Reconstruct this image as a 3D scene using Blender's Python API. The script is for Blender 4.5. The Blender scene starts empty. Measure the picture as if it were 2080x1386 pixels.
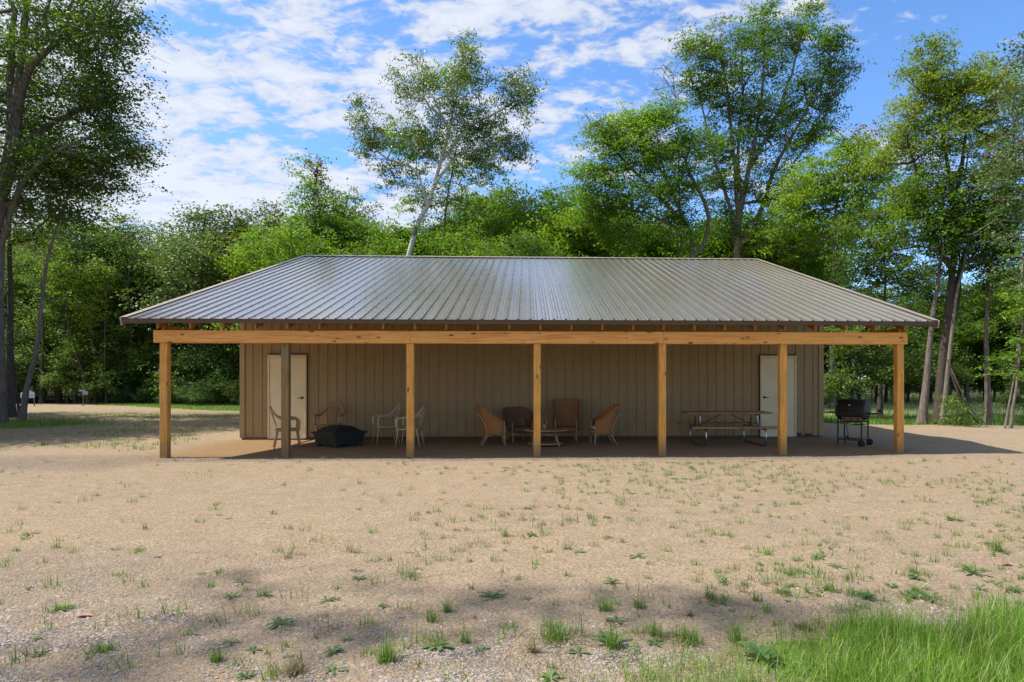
import bpy, math, random
import numpy as np
from mathutils import Vector, Matrix
R = math.radians
random.seed(7)
rng = np.random.default_rng(7)
scene = bpy.context.scene
col = scene.collection

# ------------------------------------------------------------------ camera, light, exposure
CX, CY, CZ, YAW, FPX = 7.04, -12.32, 1.51, .0416, 1282.3
cam_d = bpy.data.cameras.new('camera')
cam = bpy.data.objects.new('camera', cam_d)
col.objects.link(cam)
cam.location = (CX, CY, CZ)
cam.rotation_euler = (R(90), 0, -YAW)
cam_d.sensor_width = 36
cam_d.lens = 36 * FPX / 2080
cam_d.shift_x = (1040 - 1122.5) / 2080
cam_d.shift_y = (770 - 693) / 2080
cam_d.clip_end = 3000
scene.camera = cam

SUN_EL, SUN_DIR = R(55.5), Vector((-1.0, -0.02, 0)).normalized()
world = bpy.data.worlds.new('World')
scene.world = world
world.use_nodes = True
nt = world.node_tree
nt.nodes.clear()
def N(t, kind, **kw):
    n = t.nodes.new(kind)
    for k, v in kw.items():
        if k.startswith('i_'):
            n.inputs[k[2:].replace('_', ' ')].default_value = v
        else:
            setattr(n, k, v)
    return n
out = N(nt, 'ShaderNodeOutputWorld')
bg = N(nt, 'ShaderNodeBackground')
bg.inputs['Strength'].default_value = 0.13
sky = N(nt, 'ShaderNodeTexSky', sky_type='NISHITA', sun_disc=False)
sky.sun_elevation = SUN_EL
sky.sun_rotation = math.atan2(SUN_DIR.x, SUN_DIR.y)
sky.altitude = 300
sky.air_density = 1.0
sky.dust_density = 0.35
sky.ozone_density = 1.6
tc = N(nt, 'ShaderNodeTexCoord')
sep = N(nt, 'ShaderNodeSeparateXYZ')
nt.links.new(tc.outputs['Generated'], sep.inputs[0])
def wm(op, a, b=None, c=None, clamp=False):
    n = N(nt, 'ShaderNodeMath', operation=op, use_clamp=clamp)
    for i, v in enumerate((a, b, c)):
        if v is None: continue
        if isinstance(v, (int, float)): n.inputs[i].default_value = v
        else: nt.links.new(v, n.inputs[i])
    return n.outputs[0]
den = wm('ADD', wm('MAXIMUM', sep.outputs[2], 0.0), 0.16)
u_ = wm('DIVIDE', sep.outputs[0], den)
v_ = wm('DIVIDE', sep.outputs[1], den)
comb = N(nt, 'ShaderNodeCombineXYZ')
nt.links.new(u_, comb.inputs[0]); nt.links.new(v_, comb.inputs[1])
def wnoise(scale, detail, rough, dist=0, off=0):
    n = N(nt, 'ShaderNodeTexNoise')
    mp = N(nt, 'ShaderNodeMapping')
    mp.inputs['Location'].default_value = (off, off * 1.7, 0)
    mp.inputs['Rotation'].default_value = (0, 0, R(25))
    mp.inputs['Scale'].default_value = (1.0, 1.35, 1)
    nt.links.new(comb.outputs[0], mp.inputs[0])
    nt.links.new(mp.outputs[0], n.inputs['Vector'])
    n.inputs['Scale'].default_value = scale
    n.inputs['Detail'].default_value = detail
    n.inputs['Roughness'].default_value = rough
    n.inputs['Distortion'].default_value = dist
    return n.outputs['Fac']
big = wnoise(0.9, 2, .5, 0, 3.1)
mid = wnoise(5.5, 6, .60, .3, 1.3)
fine = wnoise(17, 5, .62, .4, 7.7)
# thicker cloud towards the left of the view, nearly clear on the right
side = N(nt, 'ShaderNodeMapRange')
side.inputs['From Min'].default_value = -.5; side.inputs['From Max'].default_value = .45
side.inputs['To Min'].default_value = 0.115; side.inputs['To Max'].default_value = -0.16
nt.links.new(wm('ADD', sep.outputs[0], wm('MULTIPLY', sep.outputs[1], 0.0)), side.inputs['Value'])
dens = wm('ADD', wm('ADD', wm('MULTIPLY', big, .55), wm('MULTIPLY', mid, .68)), wm('MULTIPLY', fine, .37))
dens = wm('ADD', dens, side.outputs[0])
mr = N(nt, 'ShaderNodeMapRange', interpolation_type='SMOOTHSTEP')
mr.inputs['From Min'].default_value = .695; mr.inputs['From Max'].default_value = .83
nt.links.new(dens, mr.inputs['Value'])
ccol = N(nt, 'ShaderNodeMix', data_type='RGBA')
ccol.inputs['A'].default_value = (2.5, 2.9, 3.8, 1); ccol.inputs['B'].default_value = (4.0, 4.2, 4.65, 1)
mr2 = N(nt, 'ShaderNodeMapRange'); mr2.inputs['From Min'].default_value = .68; mr2.inputs['From Max'].default_value = .9
nt.links.new(dens, mr2.inputs['Value']); nt.links.new(mr2.outputs[0], ccol.inputs['Factor'])
tint = N(nt, 'ShaderNodeMix', data_type='RGBA', blend_type='MULTIPLY')
tint.inputs['Factor'].default_value = 1; tint.inputs['B'].default_value = (.72, .97, 1.25, 1)
nt.links.new(sky.outputs[0], tint.inputs['A'])
mx = N(nt, 'ShaderNodeMix', data_type='RGBA')
nt.links.new(wm('MULTIPLY', mr.outputs[0], .93), mx.inputs['Factor'])
nt.links.new(tint.outputs['Result'], mx.inputs['A']); nt.links.new(ccol.outputs['Result'], mx.inputs['B'])
nt.links.new(mx.outputs['Result'], bg.inputs['Color'])
nt.links.new(bg.outputs[0], out.inputs[0])

sun_d = bpy.data.lights.new('sun', 'SUN')
sun_d.energy = 4.2
sun_d.angle = R(.55)
sun_d.color = (1, .945, .86)
sun = bpy.data.objects.new('sun', sun_d)
col.objects.link(sun)
sv = SUN_DIR * math.cos(SUN_EL) + Vector((0, 0, math.sin(SUN_EL)))
sun.rotation_euler = sv.to_track_quat('Z', 'Y').to_euler()
sun.location = (-30, 0, 60)

scene.view_settings.view_transform = 'Standard'
scene.view_settings.look = 'None'
scene.view_settings.gamma = 1
scene.view_settings.use_curve_mapping = False
scene.view_settings.exposure = 0.72
scene.cycles.max_bounces = 8
scene.cycles.diffuse_bounces = 4
scene.cycles.transmission_bounces = 4
scene.cycles.glossy_bounces = 3

# ------------------------------------------------------------------ helpers
_c, _s = math.cos(YAW), math.sin(YAW)
def at(u, v, d):
    """world point seen at photo pixel (u, v) at distance d along the view axis (used while authoring positions)"""
    a = (u - 1122.5) / FPX; b = -(v - 770) / FPX
    return Vector((CX + d * (_s + a * _c), CY + d * (_c - a * _s), CZ + d * b))
def ground_at(u, d):
    p = at(u, 770, d)
    return Vector((p.x, p.y, ground_z(p.x, p.y)))
def sstep(a, b, x):
    t = np.clip((np.asarray(x, float) - a) / (b - a), 0, 1)
    return t * t * (3 - 2 * t)
def wav(x, y):
    return (np.sin(x * .71 + 1.3 * np.sin(y * .43)) * np.sin(y * .83 + .9 * np.sin(x * .37)) +
            .5 * np.sin(x * 1.9 + y * 1.3 + 1) * np.sin(y * 2.1 - x * .7) + .25 * np.sin(x * 4.3 + 2) * np.sin(y * 5.1 + x))
def ground_z(x, y):
    x = np.asarray(x, float); y = np.asarray(y, float)
    near = 1 - sstep(-1.2, .3, y) * (1 - sstep(20, 24, y)) * sstep(-2.5, -1.0, x) * (1 - sstep(15.5, 17, x))
    z = wav(x, y) * .022 * near
    z = z - .16 * sstep(16, 20, x) * sstep(2, 8, y)
    z = z + .5 * sstep(28, 60, y)
    z = z + .035 * sstep(13, 15, x) * (1 - sstep(2, 5, y)) * sstep(-2, 0, y)
    # wheel ruts curving across the yard and up the drive
    for c0, k_ in ((-2.1, .012), (-3.7, .012), (-5.4, .018), (-6.6, .018)):
        yy = c0 + k_ * (x - 6) ** 2 * (x < 6) - .004 * (x - 6) ** 2 * (x >= 6)
        z = z - .014 * np.exp(-((y - yy) / .13) ** 2) + .008 * np.exp(-((np.abs(y - yy) - .24) / .07) ** 2)
    return z

def tag(o, label=None, cat=None, group=None, kind=None):
    if label: o['label'] = label
    if cat: o['category'] = cat
    if group: o['group'] = group
    if kind: o['kind'] = kind
    return o
def empty(name, loc=(0, 0, 0), rz=0, label=None, cat=None, group=None, kind=None):
    o = bpy.data.objects.new(name, None)
    o.empty_display_size = .2
    o.location = loc; o.rotation_euler = (0, 0, rz)
    col.objects.link(o)
    return tag(o, label, cat, group, kind)
def link(name, me, parent=None, loc=None, rot=None):
    o = bpy.data.objects.new(name, me)
    col.objects.link(o)
    if parent is not None: o.parent = parent
    if loc is not None: o.location = loc
    if rot is not None: o.rotation_euler = rot
    return o
def copy_tree(o, parent=None):
    c = o.copy(); col.objects.link(c)
    if parent is not None: c.parent = parent
    for ch in [k for k in o.children]:
        copy_tree(ch, c)
    return c

class MB:
    def __init__(self): self.v = []; self.f = []; self.sm = []
    def add(self, vs, fs, smooth=False):
        b = len(self.v); self.v += [tuple(p) for p in vs]
        self.f += [tuple(i + b for i in q) for q in fs]; self.sm += [smooth] * len(fs)
        return self
    def box(self, c, s, rot=None, bev=0):
        hx, hy, hz = s[0] / 2, s[1] / 2, s[2] / 2
        if bev <= 0:
            vs = [Vector((x, y, z)) for z in (-hz, hz) for y in (-hy, hy) for x in (-hx, hx)]
            fs = [(0, 2, 3, 1), (4, 5, 7, 6), (0, 1, 5, 4), (2, 6, 7, 3), (0, 4, 6, 2), (1, 3, 7, 5)]
        else:
            b = min(bev, hx * .9, hy * .9, hz * .9)
            vs = []; idx = {}
            for sx in (-1, 1):
                for sy in (-1, 1):
                    for sz in (-1, 1):
                        for a in range(3):
                            p = [sx * (hx - b), sy * (hy - b), sz * (hz - b)]
                            p[a] = (sx * hx, sy * hy, sz * hz)[a]
                            idx[(sx, sy, sz, a)] = len(vs); vs.append(Vector(p))
            fs = []
            for a in range(3):
                b1, b2 = (a + 1) % 3, (a + 2) % 3
                for s_ in (-1, 1):
                    q = []
                    for t1, t2 in ((-1, -1), (1, -1), (1, 1), (-1, 1)):
                        k = [0, 0, 0]; k[a] = s_; k[b1] = t1; k[b2] = t2
                        q.append(idx[(k[0], k[1], k[2], a)])
                    fs.append(tuple(q) if s_ > 0 else tuple(reversed(q)))
            for a in range(3):
                b1, b2 = (a + 1) % 3, (a + 2) % 3
                for t1 in (-1, 1):
                    for t2 in (-1, 1):
                        k0 = [0, 0, 0]; k0[b1] = t1; k0[b2] = t2
                        q = []
                        for s_, ax in ((-1, b1), (1, b1), (1, b2), (-1, b2)):
                            k = list(k0); k[a] = s_
                            q.append(idx[(k[0], k[1], k[2], ax)])
                        fs.append(tuple(q) if t1 * t2 > 0 else tuple(reversed(q)))
            for sx in (-1, 1):
                for sy in (-1, 1):
                    for sz in (-1, 1):
                        q = [idx[(sx, sy, sz, a)] for a in range(3)]
                        fs.append(tuple(q) if sx * sy * sz > 0 else tuple(reversed(q)))
        c = Vector(c)
        vs = [(rot @ p if rot else p) + c for p in vs]
        return self.add(vs, fs)
    def tube(self, pts, r, n=8, cap=True, flat=1.0, up=None):
        pts = [Vector(p) for p in pts]; m = len(pts)
        rs = r if isinstance(r, (list, tuple)) else [r] * m
        vs = []; prev = None
        for i, p in enumerate(pts):
            t = (pts[min(i + 1, m - 1)] - pts[max(i - 1, 0)]).normalized()
            if prev is None:
                a = up or (Vector((0, 0, 1)) if abs(t.z) < .9 else Vector((1, 0, 0)))
            else: a = prev
            n1 = (a - t * a.dot(t))
            n1 = n1.normalized() if n1.length > 1e-6 else t.orthogonal().normalized()
            prev = n1; n2 = t.cross(n1)
            for k in range(n):
                th = 2 * math.pi * k / n
                vs.append(p + (n1 * math.cos(th) * flat + n2 * math.sin(th)) * rs[i])
        fs = [(i * n + k, i * n + (k + 1) % n, (i + 1) * n + (k + 1) % n, (i + 1) * n + k) for i in range(m - 1) for k in range(n)]
        self.add(vs, fs, True)
        if cap:
            b = len(self.v) - m * n
            self.f += [tuple(b + k for k in reversed(range(n))), tuple(b + (m - 1) * n + k for k in range(n))]; self.sm += [False, False]
        return self
    def lathe(self, prof, n=24, c=(0, 0, 0), axis='z'):
        vs = []
        for r_, z in prof:
            for k in range(n):
                a = 2 * math.pi * k / n
                p = (r_ * math.cos(a), r_ * math.sin(a), z)
                if axis == 'y': p = (p[0], p[2], p[1])
                if axis == 'x': p = (p[2], p[0], p[1])
                vs.append(Vector(p) + Vector(c))
        fs = [(i * n + k, i * n + (k + 1) % n, (i + 1) * n + (k + 1) % n, (i + 1) * n + k) for i in range(len(prof) - 1) for k in range(n)]
        self.add(vs, fs, True)
        return self
    def mesh(self, name, mat):
        me = bpy.data.meshes.new(name)
        me.from_pydata(self.v, [], self.f)
        for m_ in (mat if isinstance(mat, (list, tuple)) else [mat]): me.materials.append(m_)
        me.polygons.foreach_set('use_smooth', self.sm)
        me.update()
        return me
    def build(self, name, mat, parent=None, loc=None, rot=None):
        return link(name, self.mesh(name, mat), parent, loc, rot)

def np_mesh(name, verts, faces, mat, smooth=False):
    """verts (n,3), faces (m,k) with constant k"""
    me = bpy.data.meshes.new(name)
    verts = np.asarray(verts, np.float32); faces = np.asarray(faces, np.int32)
    m, k = faces.shape
    me.vertices.add(len(verts)); me.vertices.foreach_set('co', verts.ravel())
    me.loops.add(m * k); me.loops.foreach_set('vertex_index', faces.ravel())
    me.polygons.add(m)
    me.polygons.foreach_set('loop_start', np.arange(0, m * k, k, dtype=np.int32))
    if smooth: me.polygons.foreach_set('use_smooth', np.ones(m, bool))
    for m_ in (mat if isinstance(mat, (list, tuple)) else [mat]): me.materials.append(m_)
    me.update(calc_edges=True)
    return me

# ------------------------------------------------------------------ materials
def new_mat(name):
    m = bpy.data.materials.new(name); m.use_nodes = True
    t = m.node_tree; p = t.nodes['Principled BSDF']
    return m, t, p
def ramp(t, fac, stops, interp='LINEAR'):
    r = t.nodes.new('ShaderNodeValToRGB'); r.color_ramp.interpolation = interp
    while len(r.color_ramp.elements) < len(stops): r.color_ramp.elements.new(.5)
    for e, (pos, c) in zip(r.color_ramp.elements, stops):
        e.position = pos; e.color = (c[0], c[1], c[2], 1) if len(c) > 1 else (c[0],) * 3 + (1,)
    t.links.new(fac, r.inputs[0]); return r.outputs[0]
def tnoise(t, scale, detail=4, rough=.55, vec=None, stretch=None, dist=0):
    n = t.nodes.new('ShaderNodeTexNoise')
    n.inputs['Scale'].default_value = scale; n.inputs['Detail'].default_value = detail
    n.inputs['Roughness'].default_value = rough; n.inputs['Distortion'].default_value = dist
    if vec is None:
        vec = t.nodes.new('ShaderNodeTexCoord').outputs['Object']
    if stretch:
        mp = t.nodes.new('ShaderNodeMapping'); mp.inputs['Scale'].default_value = stretch
        t.links.new(vec, mp.inputs[0]); vec = mp.outputs[0]
    t.links.new(vec, n.inputs['Vector'])
    return n.outputs['Fac']
def tmix(t, fac, a, b, blend='MIX'):
    n = t.nodes.new('ShaderNodeMix'); n.data_type = 'RGBA'; n.blend_type = blend
    for sock, v in ((n.inputs['Factor'], fac), (n.inputs['A'], a), (n.inputs['B'], b)):
        if isinstance(v, (int, float)): sock.default_value = v
        elif isinstance(v, tuple): sock.default_value = v if len(v) == 4 else v + (1,)
        else: t.links.new(v, sock)
    return n.outputs['Result']
def tmath(t, op, a, b=0.0, clamp=False):
    n = t.nodes.new('ShaderNodeMath'); n.operation = op; n.use_clamp = clamp
    for i, v in enumerate((a, b)):
        if isinstance(v, (int, float)): n.inputs[i].default_value = v
        else: t.links.new(v, n.inputs[i])
    return n.outputs[0]
def tmap(t, v, a, b, c=0.0, d=1.0, smooth=False):
    n = t.nodes.new('ShaderNodeMapRange')
    if smooth: n.interpolation_type = 'SMOOTHSTEP'
    for i, x in zip((1, 2, 3, 4), (a, b, c, d)): n.inputs[i].default_value = x
    t.links.new(v, n.inputs[0]); return n.outputs[0]
def tbump(t, p, h, strength=.3, dist=.01):
    b = t.nodes.new('ShaderNodeBump'); b.inputs['Strength'].default_value = strength; b.inputs['Distance'].default_value = dist
    t.links.new(h, b.inputs['Height']); t.links.new(b.outputs[0], p.inputs['Normal'])

def simple(name, c1, c2=None, rough=.5, scale=6, metallic=0, bump=0, spec=.5, stretch=None):
    m, t, p = new_mat(name)
    n = tnoise(t, scale, 5, .6, stretch=stretch)
    c2 = c2 or tuple(x * .75 for x in c1)
    t.links.new(ramp(t, n, [(.3, c2), (.7, c1)]), p.inputs['Base Color'])
    p.inputs['Roughness'].default_value = rough; p.inputs['Metallic'].default_value = metallic
    p.inputs['Specular IOR Level'].default_value = spec
    if bump: tbump(t, p, n, bump, .01)
    return m

def leaf_mat(name, base, alt, dry=None, dry_amt=0.0, trans=.45, gloss=.42):
    m, t, p = new_mat(name)
    geo = t.nodes.new('ShaderNodeNewGeometry')
    isl = geo.outputs['Random Per Island']
    c = ramp(t, isl, [(0, base), (.55, tuple((a + b) / 2 for a, b in zip(base, alt))), (1, alt)])
    n = tnoise(t, .35, 2, .5)
    c = tmix(t, tmap(t, n, .4, .62), c, tuple(min(1, x * k) for x, k in zip(base, (.72, .8, .75))) + (1,))
    oi = t.nodes.new('ShaderNodeObjectInfo')
    hsv = t.nodes.new('ShaderNodeHueSaturation')
    hsv.inputs['Hue'].default_value = .5
    t.links.new(tmap(t, oi.outputs['Random'], 0, 1, .485, .51), hsv.inputs['Hue'])
    t.links.new(tmap(t, oi.outputs['Random'], 0, 1, 1.15, .85), hsv.inputs['Value'])
    t.links.new(c, hsv.inputs['Color']); c = hsv.outputs[0]
    if dry:
        mul = t.nodes.new('ShaderNodeMath'); mul.operation = 'MULTIPLY'; mul.inputs[1].default_value = 7.31
        t.links.new(isl, mul.inputs[0])
        fr = t.nodes.new('ShaderNodeMath'); fr.operation = 'FRACT'; t.links.new(mul.outputs[0], fr.inputs[0])
        n2 = tnoise(t, .8, 2, .5)
        s = tmath(t, 'ADD', fr.outputs[0], tmath(t, 'MULTIPLY', n2, 1.2))
        c = tmix(t, tmap(t, s, 1.75 - dry_amt, 1.85 - dry_amt), c, dry)
    t.links.new(c, p.inputs['Base Color'])
    p.inputs['Roughness'].default_value = gloss + .12
    p.inputs['Specular IOR Level'].default_value = .4
    tr = t.nodes.new('ShaderNodeBsdfTranslucent')
    tc_ = tmix(t, 1.0, c, (1.35, 1.5, .5, 1), 'MULTIPLY'); t.links.new(tc_, tr.inputs['Color'])
    mxs = t.nodes.new('ShaderNodeMixShader'); mxs.inputs[0].default_value = trans
    t.links.new(p.outputs[0], mxs.inputs[1]); t.links.new(tr.outputs[0], mxs.inputs[2])
    t.links.new(mxs.outputs[0], t.nodes['Material Output'].inputs['Surface'])
    return m

def bark_mat(name, c1, c2, scale=5):
    m, t, p = new_mat(name)
    n = tnoise(t, scale, 6, .65, stretch=(5, 5, .7))
    n2 = tnoise(t, 1.1, 3, .5)
    c = ramp(t, n, [(.34, c2), (.62, c1)])
    c = tmix(t, tmap(t, n2, .35, .7, 0, .55), c, tuple(x * .6 for x in c1) + (1,))
    t.links.new(c, p.inputs['Base Color']); p.inputs['Roughness'].default_value = .9
    p.inputs['Specular IOR Level'].default_value = .15
    tbump(t, p, n, .9, .04)
    return m

def wood_mat(name, light, dark, axis, knots=True, grey=None):
    """axis: index of the grain direction"""
    m, t, p = new_mat(name)
    tcn = t.nodes.new('ShaderNodeTexCoord'); geo = t.nodes.new('ShaderNodeNewGeometry'); oi = t.nodes.new('ShaderNodeObjectInfo')
    off = t.nodes.new('ShaderNodeVectorMath'); off.operation = 'ADD'
    sc = t.nodes.new('ShaderNodeVectorMath'); sc.operation = 'SCALE'; sc.inputs['Scale'].default_value = 37.0
    cb = t.nodes.new('ShaderNodeCombineXYZ'); t.links.new(oi.outputs['Random'], cb.inputs[0]); t.links.new(oi.outputs['Random'], cb.inputs[2])
    t.links.new(cb.outputs[0], sc.inputs[0]); t.links.new(tcn.outputs['Object'], off.inputs[0]); t.links.new(sc.outputs[0], off.inputs[1])
    st = [14, 14, 14]; st[axis] = .8
    g = tnoise(t, 2.2, 5, .6, vec=off.outputs[0], stretch=tuple(st), dist=.6)
    g2 = tnoise(t, 1.4, 3, .5, vec=off.outputs[0])
    c = ramp(t, g, [(.36, dark), (.48, tuple((a * .4 + b * .6) for a, b in zip(dark, light))), (.66, light)])
    c = tmix(t, tmap(t, g2, .35, .75, 0, .5), c, tuple(a * .62 + b * .2 for a, b in zip(light, dark)) + (1,))
    if grey is not None:
        c = tmix(t, tmap(t, tnoise(t, 1.1, 4, .6, vec=off.outputs[0]), .5, .7, 0, .6), c, grey)
    if knots:
        vo = t.nodes.new('ShaderNodeTexVoronoi'); vo.inputs['Scale'].default_value = 1
        mp = t.nodes.new('ShaderNodeMapping'); ks = [7.5, 7.5, 7.5]; ks[axis] = 3.1; mp.inputs['Scale'].default_value = ks
        t.links.new(off.outputs[0], mp.inputs[0]); t.links.new(mp.outputs[0], vo.inputs['Vector'])
        k = tmap(t, vo.outputs['Distance'], .10, .21, 1, 0, True)
        k = tmath(t, 'MULTIPLY', k, tmap(t, tmath(t, 'FRACT', tmath(t, 'MULTIPLY', vo.outputs['Position'] if False else g2, 1)), .3, .6, .55, 1))
        c = tmix(t, k, c, tuple(x * .28 for x in dark) + (1,))
    if name.endswith('post'):   # splashed dirt and damp at the foot of the posts
        sz = t.nodes.new('ShaderNodeSeparateXYZ'); t.links.new(tcn.outputs['Object'], sz.inputs[0])
        dz = tmath(t, 'ADD', sz.outputs[2], tmath(t, 'MULTIPLY', tnoise(t, 7, 4, .6, vec=off.outputs[0]), .5))
        c = tmix(t, tmap(t, dz, .28, .75, .7, 0, True), c, (.20, .13, .07, 1))
        c = tmix(t, tmap(t, tnoise(t, 2.1, 3, .6, vec=off.outputs[0]), .5, .68, 0, .45), c, tuple(x * .55 for x in light) + (1,))
    t.links.new(c, p.inputs['Base Color']); p.inputs['Roughness'].default_value = .72
    p.inputs['Specular IOR Level'].default_value = .25
    tbump(t, p, g, .25, .006)
    return m

M = {}
M['pine_x'] = wood_mat('fresh pine', (.84, .405, .115), (.56, .22, .05), 0)
M['pine_z'] = wood_mat('treated pine post', (.76, .365, .080), (.44, .20, .040), 2, True, (.24, .17, .06, 1))
M['pine_post_dimmed'] = wood_mat('dimmed pine post', (.30, .185, .075), (.15, .09, .035), 2, True, (.17, .14, .07, 1))  # same pine as the other posts, local dimness put into its colour
M['pine_y'] = wood_mat('rafter pine', (.64, .28, .075), (.42, .16, .04), 1, False)
M['table_wood'] = wood_mat('picnic table plank', (.42, .24, .11), (.22, .11, .05), 0)

def metal_paint(name, c, rough, metallic=.0, streak=(1, .05, 1)):
    m, t, p = new_mat(name)
    n = tnoise(t, 2.3, 5, .6)
    n2 = tnoise(t, 9, 4, .6, stretch=streak)
    oi = t.nodes.new('ShaderNodeObjectInfo')
    base = tmix(t, tmap(t, n, .3, .7), tuple(x * .9 for x in c) + (1,), tuple(x * 1.08 for x in c) + (1,))
    base = tmix(t, tmap(t, oi.outputs['Random'], 0, 1, 0, .35), base, tuple(x * .85 for x in c) + (1,))
    if name.startswith('tan steel'):   # splashed sand low on the wall
        tcs = t.nodes.new('ShaderNodeTexCoord'); sz = t.nodes.new('ShaderNodeSeparateXYZ'); t.links.new(tcs.outputs['Object'], sz.inputs[0])
        dz = tmath(t, 'ADD', sz.outputs[2], tmath(t, 'MULTIPLY', n, .5))
        base = tmix(t, tmap(t, dz, .25, .62, .5, 0, True), base, (.26, .17, .09, 1))
    t.links.new(base, p.inputs['Base Color'])
    t.links.new(tmap(t, n2, .3, .7, rough - .07, rough + .09), p.inputs['Roughness'])
    p.inputs['Metallic'].default_value = metallic
    if name.startswith('painted steel roofing'):
        p.inputs['Coat Weight'].default_value = .9; p.inputs['Coat Roughness'].default_value = .13
    b = t.nodes.new('ShaderNodeBump'); b.inputs['Strength'].default_value = .12; b.inputs['Distance'].default_value = .01
    t.links.new(n, b.inputs['Height']); t.links.new(b.outputs[0], p.inputs['Normal'])
    return m
M['roof'] = metal_paint('painted steel roofing', (.245, .21, .165), .24, .35)
M['siding'] = metal_paint('tan steel siding', (.34, .215, .082), .5)
M['trim'] = metal_paint('dark brown steel trim', (.085, .045, .018), .6)
M['rake'] = metal_paint('rake trim', (.30, .26, .21), .42)
M['door'] = metal_paint('cream steel door', (.78, .62, .37), .45)
M['door_frame'] = metal_paint('cream door frame', (.72, .58, .36), .45)
M['steel'] = simple('brushed steel', (.45, .44, .42), (.3, .3, .3), .28, 20, 1)
M['dark_metal'] = simple('dark metal', (.02, .018, .016), (.012, .011, .01), .5, 14)
M['black_enamel'] = simple('black enamel', (.014, .011, .009), (.022, .017, .012), .55, 5, spec=.3)
M['rubber'] = simple('black rubber', (.015, .015, .015), None, .8)
M['firepit'] = simple('slate green cast fire pit', (.020, .022, .017), (.012, .013, .010), .6, 9, bump=.3)
M['mesh_cover'] = simple('black mesh cover', (.010, .010, .010), (.022, .018, .016), .7, 60)
M['resin'] = simple('almond resin', (.40, .245, .115), (.30, .175, .08), .42, 8)
M['resin_white'] = simple('white resin', (.50, .38, .22), (.38, .28, .15), .42, 8)
M['cane'] = simple('pale cane pole', (.46, .30, .16), (.30, .17, .08), .5, 12)
M['cushion'] = simple('faded floral cushion', (.60, .56, .46), (.16, .18, .10), .9, 22)
M['table_top'] = simple('varnished rattan top', (.42, .20, .08), (.25, .11, .04), .3, 12)
M['concrete'] = simple('grey concrete', (.36, .34, .31), (.27, .25, .23), .9, 12, bump=.3)
M['sign_white'] = simple('white sign paint', (.50, .60, .62), (.42, .52, .56), .5)
M['sign_blue'] = simple('blue sign paint', (.10, .22, .50), None, .5)
M['sign_dark'] = simple('dark lettering', (.05, .08, .12), None, .6)
M['sign_red'] = simple('red sign paint', (.5, .05, .03), None, .5)
M['orange'] = simple('orange marker', (.75, .14, .03), (.6, .1, .03), .5)
def wicker(name, c1, c2):
    m, t, p = new_mat(name)
    tcn = t.nodes.new('ShaderNodeTexCoord')
    w = t.nodes.new('ShaderNodeTexWave'); w.wave_type = 'BANDS'; w.bands_direction = 'Z'; w.inputs['Scale'].default_value = 30; w.inputs['Distortion'].default_value = 1.5
    t.links.new(tcn.outputs['Object'], w.inputs['Vector'])
    ch = t.nodes.new('ShaderNodeTexChecker'); ch.inputs['Scale'].default_value = 55
    t.links.new(tcn.outputs['Object'], ch.inputs['Vector'])
    f = tmath(t, 'ADD', tmath(t, 'MULTIPLY', w.outputs['Fac'], .6), tmath(t, 'MULTIPLY', ch.outputs['Fac'], .4))
    t.links.new(ramp(t, f, [(.1, c2), (.8, c1)]), p.inputs['Base Color'])
    p.inputs['Roughness'].default_value = .55
    tbump(t, p, f, .8, .006)
    return m
M['wicker'] = wicker('honey wicker', (.52, .22, .06), (.28, .10, .025))
M['wicker_dark'] = wicker('dark wicker', (.24, .12, .06), (.11, .052, .028))
M['wicker_brown'] = wicker('brown wicker', (.40, .20, .08), (.2, .09, .03))

M['maple'] = leaf_mat('maple leaves', (.105, .19, .022), (.21, .31, .036))
M['maple_lit'] = leaf_mat('bright maple leaves', (.13, .235, .020), (.27, .40, .045))
M['maple_red'] = leaf_mat('maple leaves turning red', (.14, .21, .032), (.26, .32, .055), (.22, .07, .035, 1), .05)
M['oak'] = leaf_mat('oak leaves', (.09, .145, .022), (.17, .24, .04), trans=.42, gloss=.35)
M['forest'] = leaf_mat('forest leaves', (.07, .128, .022), (.17, .24, .045))
M['silver'] = leaf_mat('grey green leaves', (.10, .16, .05), (.20, .27, .09), trans=.25)
M['olive'] = leaf_mat('yellowing leaves', (.13, .135, .020), (.20, .19, .035), (.26, .12, .03, 1), .15)
M['birch_leaf'] = leaf_mat('birch leaves', (.10, .155, .028), (.20, .265, .05), gloss=.25)
M['shrub'] = leaf_mat('shrub leaves', (.05, .11, .025), (.13, .20, .06))
M['dead_leaf'] = leaf_mat('dry pink leaves', (.22, .12, .09), (.3, .19, .13), trans=.2)
M['red_leaf'] = leaf_mat('red leaves', (.30, .03, .02), (.4, .08, .04), trans=.3)
M['bark'] = bark_mat('grey brown bark', (.24, .20, .165), (.075, .06, .05))
M['bark_dark'] = bark_mat('dark bark', (.12, .098, .08), (.04, .033, .027))
M['bark_pale'] = bark_mat('pale bark', (.27, .235, .19), (.11, .09, .075))
def birch_bark():
    m, t, p = new_mat('white birch bark')
    n = tnoise(t, 2.6, 5, .7, stretch=(1.2, 1.2, 5.0))
    n2 = tnoise(t, .9, 3, .6)
    c = ramp(t, n, [(.37, (.05, .045, .04)), (.42, (.44, .41, .36)), (.8, (.58, .55, .50))])
    c = tmix(t, tmap(t, n2, .60, .66), c, (.14, .12, .10, 1))
    t.links.new(c, p.inputs['Base Color']); p.inputs['Roughness'].default_value = .75
    return m
M['birch'] = birch_bark()
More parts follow.
